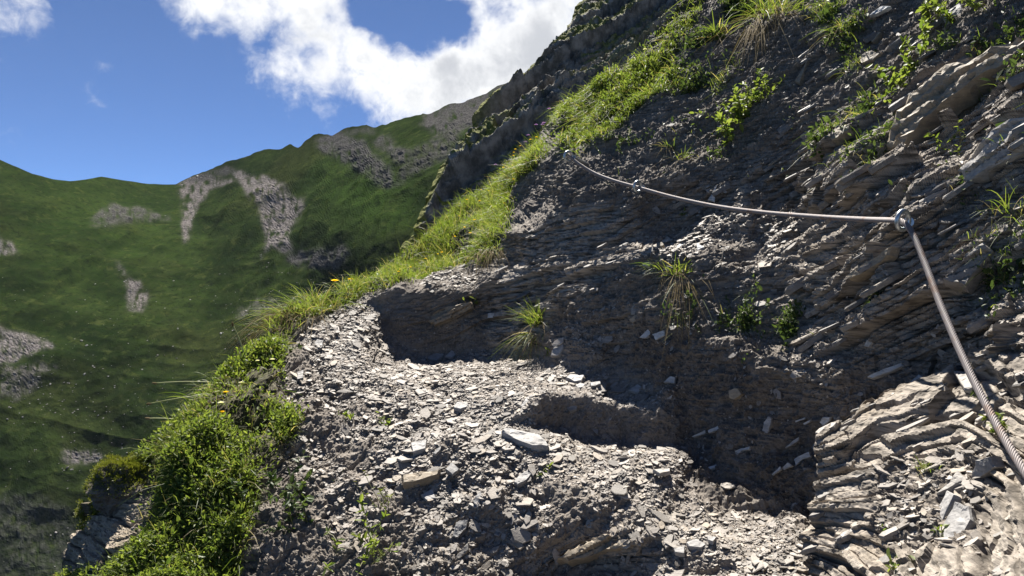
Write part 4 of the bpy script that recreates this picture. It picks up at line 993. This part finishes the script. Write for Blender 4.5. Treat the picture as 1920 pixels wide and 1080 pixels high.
tuft(510, 615, 60, .10, .4, 'wispy grass on the crest left of the path', lean=(-.6, 0, 0), dry=.2, rad=.03)
tuft(430, 740, 150, .09, .5, 'soft fine grass in the middle of the leafy flank', lean=(-.4, 0, 0), dry=.2, rad=.06)

herb(1385, 245, 340, .024, .13, .15, 'lush glossy leafy plant growing high on the wall', M_LEAF, .95, 14)
herb(1425, 185, 220, .018, .12, .12, 'small-leaved plant just above the lush glossy one', M_LEAF, .8, 10)
herb(1745, 60, 200, .022, .13, .12, 'bright leafy sprig at the top right of the wall', M_LEAF, .85, 9)
herb(1705, 125, 160, .022, .1, .1, 'bright leafy sprig beside the long tan slab', M_LEAF, .9, 8)
herb(1685, 175, 110, .02, .06, .07, 'lowest leaves of the bright sprig at the end of the tan slab', M_LEAF, .9, 6)
herb(1860, 20, 220, .022, .15, .11, 'leaf cluster at the top right corner', M_LEAF, .85, 9)
herb(1615, 205, 40, .026, .06, .06, 'dull blue-green rosette in the dark wall', M_LEAFD, 1.1, 6)
herb(1790, 265, 50, .014, .06, .06, 'fine-leaved green plant between the two slabs', M_LEAF, .6, 7)
herb(1665, 225, 60, .01, .04, .06, 'trailing tiny-leaved plant hanging from the tan slab', M_LEAF, .7, 6, lean=(0, -.3, -1.2))
herb(1140, 270, 320, .012, .09, .1, 'bushy trailing herb hanging under the grass ledge', M_LEAFD, .7, 14, lean=(0, -.2, -.9))
herb(1078, 262, 220, .014, .07, .08, 'pale leafy herb beside the farthest steel eye', M_LEAF, .8, 10, lean=(0, -.1, -.5))
herb(890, 575, 22, .026, .03, .07, 'single leafy seedling on the curved earth bank', M_LEAF, .6, 4)
herb(1030, 662, 12, .018, .02, .04, 'tiny bright seedling at the foot of the wall', M_LEAF, .7, 3)
herb(1330, 590, 90, .013, .11, .04, 'creeping round-leaved plant on the shaded bank', M_LEAFD, 1.0, 8)
herb(1420, 600, 90, .013, .11, .04, 'creeping plant right of the ledge tuft in the shade', M_LEAFD, 1.0, 8)
herb(1890, 505, 50, .022, .08, .07, 'broad-leaved plant right of the cable bend', M_LEAFD, 1.0, 6)
herb(1660, 560, 30, .014, .04, .05, 'small dark plant under the cable bend', M_LEAFD, 1.1, 4)
herb(690, 1040, 130, .022, .09, .1, 'spreading plant with seed stalks at the bottom of the scree', M_LEAF, .6, 10)
herb(525, 975, 200, .02, .1, .1, 'bushy plant on the right edge of the leafy flank', M_LEAFD, .75, 12)
herb(570, 930, 60, .024, .06, .06, 'round-leaved plant beside the bushy one on the flank', M_LEAFD, 1.0, 6)
herb(728, 945, 40, .012, .03, .09, 'yellow-budded stalks rooted in the scree', M_LEAF, .6, 7, flowers=7, fmat=M_MOSS)
herb(715, 800, 30, .015, .05, .04, 'small green weed in a hollow of the scree', M_LEAF, .8, 5)
herb(655, 780, 24, .014, .04, .04, 'weed left of the hollow in the scree', M_LEAF, .8, 4)
herb(1015, 885, 20, .012, .03, .03, 'tiny weed beside the leaf-shaped slate', M_LEAF, .9, 4)
herb(1835, 745, 30, .012, .03, .03, 'small weed on the outcrop left of the cable', M_LEAF, .7, 4, S=OS)
herb(1860, 800, 40, .014, .04, .04, 'leafy weed on the outcrop beside the cable', M_LEAF, .8, 5, S=OS)
herb(1655, 1000, 10, .012, .01, .02, 'yellow-green sprout low on the outcrop', M_LEAF, .8, 2, S=OS)
herb(1770, 1015, 24, .01, .03, .02, 'weed at the foot of the largest plate on the outcrop', M_LEAF, .8, 4, S=OS)
herb(1700, 1065, 30, .012, .04, .02, 'green sprigs at the bottom of the outcrop', M_LEAF, .8, 4, S=OS)
herb(1278, 400, 10, .03, .01, .03, 'two upright leaves growing just below the cable', M_LEAF, .45, 2)
herb(530, 665, 120, .014, .07, .06, 'dark leafy clump under the path rim', M_LEAFD, .9, 8)
herb(520, 780, 120, .018, .09, .05, 'green leafy clump at the right edge of the flank', M_LEAF, .9, 8)

flower(583, 548, .055, .022, M_YEL, 'large yellow flower on the outer rim, the left of two', 'yellow_flower')
flower(622, 540, .05, .019, M_YEL, 'yellow flower on the outer rim, the right of two', 'yellow_flower')
def flower_field():
    d = soft(U, V, POLY['ridge'], 2); pos, nn, idx = sample(d, 30)
    for k in range(30):
        flower(U.ravel()[idx[k]], V.ravel()[idx[k]], random.uniform(.05, .09), random.uniform(.007, .011), M_YEL, 'small yellow flower in the backlit grass behind the bend', 'yellow_flower', group='yellow flowers on the grassy slope')
    for (u, v) in ((1005, 262), (1018, 250), (1025, 245), (995, 268), (985, 285), (1030, 240), (1012, 256), (940, 330), (1075, 195)):
        flower(u, v, random.uniform(.04, .09), random.uniform(.012, .016), M_PUR, 'small purple flower at the top of the backlit slope', 'purple_flower', group='purple flowers under the grass ledge')
    for (u, v) in ((480, 700), (500, 712), (455, 735), (410, 770), (330, 880), (1110, 200), (1160, 160), (1215, 110), (1250, 60)):
        flower(u, v, random.uniform(.03, .06), random.uniform(.009, .013), M_WHITE, 'small whitish flower head among the sunlit grass', 'white_flower', group='whitish flowers in the grass')
    for (u, v) in ((425, 760), (415, 785)):
        flower(u, v, .03, .012, M_YEL, 'small orange-yellow flower on the leafy flank', 'yellow_flower', group='yellow flowers on the flank')
    # long seed stalks leaning out over the valley
    for (u, v, h, ln, lab) in ((462, 682, .17, (-.25, 0, 1.0), 'tall seed stalk standing on the crest of the flank'), (425, 722, .24, (-1.6, .1, -.05), 'upper of two long stalks leaning out over the valley'),
                               (395, 742, .2, (-1.5, .1, -.3), 'lower of two long stalks leaning out over the valley'), (345, 790, .11, (-1.3, 0, 0), 'short bent stalk low on the flank crest')):
        p, nn = NS.at(u, v); root = empty('seed_stalk', p); t = np.linspace(0, 1, 8)[:, None]
        d = np.array(ln) + np.array([0, 0, .25]); d = d / np.linalg.norm(d); c = d * h * t + np.array([-.1, 0, -.12]) * h * t * t
        a, f = tube(c, np.linspace(.0026, .0018, 8), 5); mesh_obj('stem', a, f, M_STALK, root, smooth=True)
        e = np.linspace(-1, 1, 6)[:, None]; a, f = tube(c[-1] + d * e * .01, .0042 * np.sqrt(np.maximum(1.05 - e[:, 0] ** 2, .02)), 6); mesh_obj('seed_head', a, f, M_DRY, root, smooth=True)
        tag(root, lab, 'seed stalk')
flower_field()

# moss cushion on the knob
def moss(poly, n, label, size=.006):
    d = soft(U, V, poly, 3); p, nn, idx = sample(d, n)
    p = p + nn * rng.random((n, 1)) * .012
    a, f = leaves(p, nn + .7 * rng.normal(size=p.shape) + UP * .5, UP + .5 * rng.normal(size=p.shape), size * rng.uniform(.6, 1.4, n), .7)
    o = mesh_obj('moss_cushion', a, f, M_MOSS); tag(o, label, 'moss')
moss([(140,985),(150,955),(182,935),(185,955),(165,985)], 2500, 'small moss patch below the mossy knob at the lower left')
def hummock():
    c = px(240, 915, 2.34); root = empty('mossy_hummock', c); n1, n2 = 70, 36
    th = np.linspace(0, 2 * math.pi, n1, endpoint=False)[None]; ph = np.linspace(-1.25, math.pi / 2, n2)[:, None]
    Dn = np.stack([np.cos(th) * np.cos(ph), np.sin(th) * np.cos(ph), np.sin(ph) + 0 * th], -1)
    r = np.array([.098, .1, .085]); Pp = Dn * r * (1 + .5 * fbm(Dn * 1.7 + 4, 3, 901) + .18 * fbm(Dn * 7, 3, 905))[..., None]
    Pp[..., :2] *= np.clip(.72 + .5 * (Pp[..., 2:3] + .06) / .12, .7, 1.0)
    i = np.arange(n1 * n2).reshape(n2, n1); j = np.roll(i, -1, 1); f = np.stack([i[:-1], j[:-1], j[1:], i[1:]], -1).reshape(-1, 4)
    mk = np.zeros((n1 * n2, 4)); mk[:, 0] = .15
    mesh_obj('earth', Pp.reshape(-1, 3), f, M_HILL, root, {'mask': mk})
    n = 14000; k = rng.integers(0, n1 * n2, n * 3); z = Pp.reshape(-1, 3)[k, 2] / .085; keep = k[(z + .25 * rng.normal(size=len(k))) > .25][:n]
    pp = Pp.reshape(-1, 3)[keep] + rng.normal(size=(len(keep), 3)) * .004; dn = Dn.reshape(-1, 3)[keep]
    a, f = leaves(pp, dn + .6 * rng.normal(size=pp.shape) + UP * .4, UP + .6 * rng.normal(size=pp.shape), .007 * rng.uniform(.6, 1.4, len(pp)), .6); mesh_obj('moss', a, f, M_MOSS, root)['kind'] = 'stuff'
    tag(root, 'rounded earth hummock capped with sunlit moss at the lower left', 'hummock')
hummock()
print('plants', round(time.time() - T0, 1))

# ------------------------------------------------------------------ the mossy grey cliff behind
def mat_cliff():
    t = NT('cliff_rock'); r_, g_, b_, a_ = t.attr('mask'); p = t.pos()
    n = t.noise(1.6, 8, .65, p); n2 = t.noise(.5, 5, .6, p); n3 = t.noise(9, 6, .6, p)
    c = t.mix(t.rng(n, .35, .7), (.085, .081, .072), (.3, .275, .24)); c = t.mix(t.rng(n2, .5, .75, 0, .5), c, (.2, .165, .115))
    m = t.mix(t.rng(n3, .3, .7), (.08, .09, .02), (.2, .2, .055))
    t.principled(t.mix(g_, c, m), .95, t.bump(t.math('ADD', n, n3), .6, .12), spec=.15); return t.m
def build_cliff():
    sil = np.array([(-700,1520),(-200,1200),(0,1092),(30,1077),(60,1060),(100,1024),(140,988),(170,945),(200,905),(240,878),(270,850),(300,834),(360,815),(400,790),(440,765),(480,742),(520,690),(620,600)], float)
    v = np.concatenate([np.linspace(-700, -10, 60)[:-1], np.arange(-10, 620, 1.6)])
    uL = np.interp(v, sil[:, 0], sil[:, 1]); t = np.linspace(0, 1, 330)
    uL = uL + 9 * fbm(np.stack([v / 22, 0 * v, 0 * v], -1), 3, 301)
    Uc = uL[:, None] + (t * 420)[None]; Vc = np.repeat(v[:, None], 330, 1)
    Dc = 1 / ((1 / 44.) + (Uc - uL[:, None]) * (1 / 36. - 1 / 44.) / 420 + (Vc / 520) * (1 / 27. - 1 / 44.))
    Pc = to3(Uc, Vc, Dc); Nc = gridnormals(Pc)
    # gullies and ribs run down to the left, as the crest does
    run = np.stack([Pc[..., 0] * .75 - Pc[..., 2] * .66, Pc[..., 1] * .7, (Pc[..., 0] * .66 + Pc[..., 2] * .75) * .16], -1)
    nbc = np.array([.72, -.35, -.6]); nbc /= np.linalg.norm(nbc)
    d = 14 * strata(Pc * .05, .075, 311, .07, 4, nbc) + 14 * strata(Pc * .05, .024, 316, .03, 9, nbc) + .7 * fbm(Pc * .35, 3, 321) + .25 * ridged(Pc * 2.4, 3, 325)
    Q = Pc + Nc * (d * np.clip((Uc - uL[:, None]) / 25, .25, 1))[..., None]
    n2 = gridnormals(np.stack([blur(Q[..., i], 2) for i in range(3)], -1))
    mossm = np.clip((n2[..., 2] - .3) * 3.5 + 2.8 * fbm(run * .7, 3, 341) - .3, 0, 1) * np.clip(1.35 - (Uc - uL[:, None]) / 200, 0, 1)
    edge = np.exp(-((Uc - uL[:, None]) / 16) ** 2) * .7
    mossm = np.clip(mossm + edge * (fbm(Pc * .8, 2, 351) > -.1), 0, 1)
    K = 20; a = np.linspace(0, 1, K + 1)[1:][::-1]
    back = Q[:, :1] + np.stack([1.5 * a, 12 * a, -9 * a ** 1.3], -1)[None]
    PP = np.concatenate([back, Q], 1); mm = np.concatenate([np.repeat(mossm[:, :1], K, 1), mossm], 1)
    o = mesh_obj('cliff', PP.reshape(-1, 3), quads(*PP.shape[:2]), mat_cliff(), attrs={'mask': np.stack([0 * mm, mm, 0 * mm, 0 * mm], -1).reshape(-1, 4)})
    tag(o, 'steep grey cliff streaked with moss behind the grassy slope', 'cliff', kind='thing')
build_cliff()

# ------------------------------------------------------------------ the mountain across the valley
RIDGE = np.array([(-500,200),(-300,215),(0,300),(60,326),(100,336),(130,340),(160,337),(190,331),(230,338),(280,345),(330,346),(350,335),(370,326),(395,316),(440,300),(490,281),(525,281),(545,272),(560,274),
                  (590,252),(612,252),(622,255),(645,240),(670,236),(700,237),(730,232),(765,220),(800,214),(835,198),(870,190),(905,178),(935,163),(970,150),(1100,95),(1400,20)], float)
MT = [(-500,200,900),(-300,215,900),(0,300,880),(130,340,910),(330,346,1080),(500,280,1070),(640,240,1010),(830,200,930),(970,150,870),(1400,20,700),
      (-500,600,620),(0,450,730),(200,480,770),(400,500,790),(550,450,770),(700,400,700),(850,340,640),(1000,400,540),(1400,400,440),
      (0,640,610),(200,660,630),(400,650,650),(600,590,650),(750,500,600),(900,520,480),
      (-500,800,505),(0,780,555),(200,780,575),(400,740,603),(600,720,585),(0,1000,490),(200,960,512),(500,950,517),(0,1250,438),(600,1250,442),(1100,700,470),(1400,1250,390),(-500,1250,420),(1100,1000,440)]
MT += [(u, v - 130, d * 1.13) for u, v, d in MT[:10]]
SCREE_M = [  # rock and scree patches on the far slopes: outline, strength
 ([(340,345),(372,322),(420,335),(385,350),(376,385),(362,425),(355,465),(348,455),(345,400)], .85), ([(385,345),(430,335),(440,345),(390,352)], .9),
 ([(440,322),(470,330),(490,325),(520,345),(545,365),(570,385),(555,415),(545,470),(520,470),(505,475),(495,445),(490,405),(475,370),(450,345)], 1), ([(500,470),(515,472),(480,500),(470,515)], .5),
 ([(165,405),(210,388),(260,395),(300,410),(330,422),(290,424),(240,420),(200,430),(170,428)], .25), ([(235,530),(262,528),(272,560),(272,590),(245,590),(240,560)], .85), ([(215,490),(225,500),(240,525),(228,522)], .6),
 ([(0,620),(40,625),(75,640),(100,662),(40,675),(-20,700)], .9), ([(-20,440),(10,450),(35,475),(30,485),(-20,475)], .8), ([(0,690),(60,700),(40,740),(0,760)], .45), ([(0,720),(70,690),(110,700),(30,760)], .4),
 ([(120,850),(170,842),(200,858),(190,868),(120,868)], .8), ([(440,580),(520,560),(510,600),(450,610)], .3)]
ROCK_M = [([(745,350),(790,330),(850,300),(880,250),(830,250),(770,300)], .6), ([(165,405),(210,388),(260,395),(300,410),(330,422),(240,420),(200,430)], .5), ([(-20,930),(60,925),(140,960),(130,1080),(-20,1090)], .35), ([(590,262),(640,250),(680,265),(720,310),(745,350),(715,350),(690,330),(640,305),(600,285)], .95), ([(720,255),(780,290),(775,330),(740,310),(700,270)], .8), ([(545,480),(560,470),(600,472),(655,466),(660,488),(640,500),(590,502),(548,498)], 1.0),
 ([(800,214),(900,172),(1000,130),(940,195),(890,250),(830,262),(790,235)], 1.1), ([(340,345),(372,324),(400,318),(430,310),(445,322),(400,335)], .7), ([(640,240),(700,237),(700,252),(650,252)], .5)]
def mat_mountain():
    t = NT('mountain_meadow'); sc, rk, lite, _ = t.attr('mask'); p = t.pos()
    n = t.noise(.016, 8, .6, p); n2 = t.noise(.12, 6, .65, p); n3 = t.noise(.45, 5, .7, p)
    g = t.mix(t.rng(n, .35, .68), (.0095, .0185, .0055), (.029, .046, .012)); g = t.mix(t.rng(n2, .45, .72, 0, .65), g, (.028, .034, .012)); g = t.mix(t.rng(t.noise(.05, 5, .6, p), .52, .68, 0, .6), g, (.01, .017, .006)); g = t.mix(t.rng(n3, .5, .75, 0, .5), g, (.009, .016, .006))
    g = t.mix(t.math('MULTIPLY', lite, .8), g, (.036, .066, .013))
    g = t.mix(t.rng(t.noise(1.3, 4, .7, p), .5, .68, 0, .65), g, (.008, .013, .005)); g = t.mix(t.rng(t.noise(.006, 3, .5, p), .5, .62, 0, .45), g, (.034, .038, .013))
    g = t.mix(t.rng(t.noise(.2, 6, .75, p), .5, .62, 0, .7), g, (.009, .015, .006)); g = t.mix(t.rng(t.noise(.09, 6, .7, p, .6), .54, .66, 0, .6), g, (.05, .062, .018))
    g = t.mix(t.rng(t.noise(1.0, 5, .65, t.map(p, (.07, .012, .012)), .4), .55, .68, 0, .5), g, (.012, .02, .007))
    s = t.mix(t.rng(n3, .35, .65), (.06, .054, .052), (.19, .17, .162)); r = t.mix(t.rng(n3, .35, .7), (.032, .031, .031), (.1, .095, .09))
    c = t.mix(sc, g, s); c = t.mix(rk, c, r)
    t.principled(c, .95, t.bump(n3, .4, 1.0), spec=0.0); return t.m
def build_mountain():
    u = np.arange(-500, 1300, 3.2); vr = np.interp(u, RIDGE[:, 0], RIDGE[:, 1]) + 6 * fbm(np.stack([u / 18, 0 * u, 0 * u], -1), 4, 501) * np.clip((u - 320) / 60, .1, 1)
    t = np.linspace(0, 1, 330) ** 1.15
    Um = np.repeat(u[None], len(t), 0); Vm = vr[None] + (1240 - vr)[None] * t[:, None]
    # surveyed points are irregular in v, so work row by row on a regular grid first
    gv = np.arange(-60, 1260, 4.0); gu = u; GU = np.repeat(gu[None], len(gv), 0); GV = np.repeat(gv[:, None], len(gu), 1)
    G = blur(tin(MT, GU, GV), 7)
    iv = np.clip((Vm - gv[0]) / 4.0, 0, len(gv) - 1.001); i0 = iv.astype(int); fr = iv - i0; jj = np.arange(len(u))[None].repeat(len(t), 0)
    Qd = G[i0, jj] * (1 - fr) + G[i0 + 1, jj] * fr
    Pm = to3(Um, Vm, 1 / Qd); Nm = gridnormals(Pm)
    sc = 0 * Um; rk = 0 * Um
    wob_u = Um + 11 * fbm(np.stack([Um / 40, Vm / 40, 0 * Um], -1), 4, 511, .6); wob_v = Vm + 11 * fbm(np.stack([Um / 30, Vm / 30, 0 * Um + 9], -1), 4, 521, .6)
    for pl, s in SCREE_M: sc = np.maximum(sc, s * blur(inpoly(wob_u, wob_v, pl).astype(float), 1.2))
    for pl, s in ROCK_M: rk = np.maximum(rk, s * blur(inpoly(wob_u, wob_v, pl).astype(float), 1.5))
    brk = fbm(np.stack([Um / 9, Vm / 9, 0 * Um + 4], -1), 3, 531)
    fine = fbm(np.stack([Um / 3.2 + Vm / 40, Vm / 17, 0 * Um + 2], -1), 3, 533)
    sc = np.clip(sc * (.95 + 1.6 * brk + 1.5 * fine), 0, 1); rk = np.clip(rk * (1.0 + 1.3 * brk + 1.0 * fine), 0, 1)
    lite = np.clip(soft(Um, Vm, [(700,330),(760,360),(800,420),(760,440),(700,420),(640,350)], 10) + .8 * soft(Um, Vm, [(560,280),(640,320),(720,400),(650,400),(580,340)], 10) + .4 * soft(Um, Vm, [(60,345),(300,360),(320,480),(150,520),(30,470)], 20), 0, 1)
    fade = np.clip(t * 12, .05, 1)[:, None]
    d = 4.5 * ridged(np.stack([Pm[..., 0] * .022, Pm[..., 1] * .004, Pm[..., 2] * .004], -1), 3, 545) + 6 * ridged(Pm * np.array([.012, .006, .012]), 4, 541) * np.clip(Pm[..., 1:2][..., 0] / 700, .15, 1) + 2 * fbm(Pm * .03, 3, 551) + .45 * fbm(Pm * .2, 3, 561) + rk * np.where(Vm > 430, 1.6, 4) * ridged(Pm * .07, 4, 571) + sc * 1.2 * fbm(Pm * .5, 3, 581)
    d += 2.2 * ridged(np.stack([Pm[..., 0] * .01 + Pm[..., 1] * .006, Pm[..., 1] * .03, 0 * d], -1), 2, 583) * (Vm > 620)
    Q = Pm + Nm * (d * fade)[..., None]
    a = np.linspace(0, 1, 9)[1:][::-1][:, None, None]
    back = Q[:1] + np.concatenate([0 * a, 300 * a, -220 * a ** 1.2], -1)
    PP = np.concatenate([back, Q], 0); ex = lambda A: np.concatenate([np.repeat(A[:1], 8, 0), A], 0)
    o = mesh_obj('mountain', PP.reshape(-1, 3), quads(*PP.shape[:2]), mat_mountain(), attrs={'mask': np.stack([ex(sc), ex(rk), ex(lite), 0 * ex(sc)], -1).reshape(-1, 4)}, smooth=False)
    tag(o, 'dark green mountainside with scree gullies across the valley', kind='structure')
    # boulders strewn over the basin
    S = Surf(Um, Vm, Q, Nm)
    dens = .5 * soft(Um, Vm, [(400,560),(560,520),(640,640),(480,680),(420,640)], 8) + .35 * soft(Um, Vm, [(0,660),(160,680),(200,740),(60,800),(0,800)], 8) + .25 * soft(Um, Vm, [(60,760),(400,700),(420,860),(100,880)], 12) + .1 * soft(Um, Vm, [(0,560),(700,520),(600,1000),(0,1080)], 10) + .4 * soft(Um, Vm, [(110,840),(210,840),(210,880),(110,880)], 4) + .8 * sc
    n = 1000; w = dens.ravel(); c = np.cumsum(w); idx = np.searchsorted(c, rng.random(n) * c[-1]); pos = Q.reshape(-1, 3)[idx]; dist = pos[:, 1]
    tm = []
    for k in range(8):
        vs, fs = plate(6, random.uniform(1, 1.5), random.uniform(.25, .5), inset=.35); tm.append((vs, fs))
    A, B, Cn = frames(np.repeat(np.array([[0, -.3, 1.]]), n, 0), rng.random(n) * 6.28, .3)
    sz = dist / F * np.clip(np.exp(rng.normal(math.log(1.1), .45, n)), .5, 4.5)
    vs, fs = merge_inst(tm, rng.integers(0, 8, n), pos, A, B, Cn, sz)
    b = mesh_obj('far_boulders', vs, fs, mat_stone('far_boulder', (.11, .11, .108), (.26, .25, .245), (.2, .18, .16))); tag(b, 'pale boulders strewn over the far green basin', 'boulders', kind='stuff')
build_mountain()

# ------------------------------------------------------------------ thin mountain air
def build_haze():
    t = NT('air'); v = t.node('ShaderNodeVolumePrincipled'); t.inp(v, 'Color', (.78, .87, 1.0)); t.inp(v, 'Density', .000014); t.inp(v, 'Anisotropy', 0.0)
    t.L.new(v.outputs[0], t.out.inputs['Volume'])
    x0, x1, y0, y1, z0, z1 = -1900, 1900, -30, 1900, -520, 620
    vs = np.array([(x, y, z) for z in (z0, z1) for y in (y0, y1) for x in (x0, x1)], float)
    o = mesh_obj('haze', vs, np.array([(0, 2, 3, 1), (4, 5, 7, 6), (0, 1, 5, 4), (2, 6, 7, 3), (0, 4, 6, 2), (1, 3, 7, 5)]), t.m)
    tag(o, 'thin blue haze filling the valley air', 'haze', kind='stuff')
build_haze()
print('done', round(time.time() - T0, 1), 'tris', sum(len(o.data.polygons) for o in bpy.data.objects if o.type == 'MESH'))
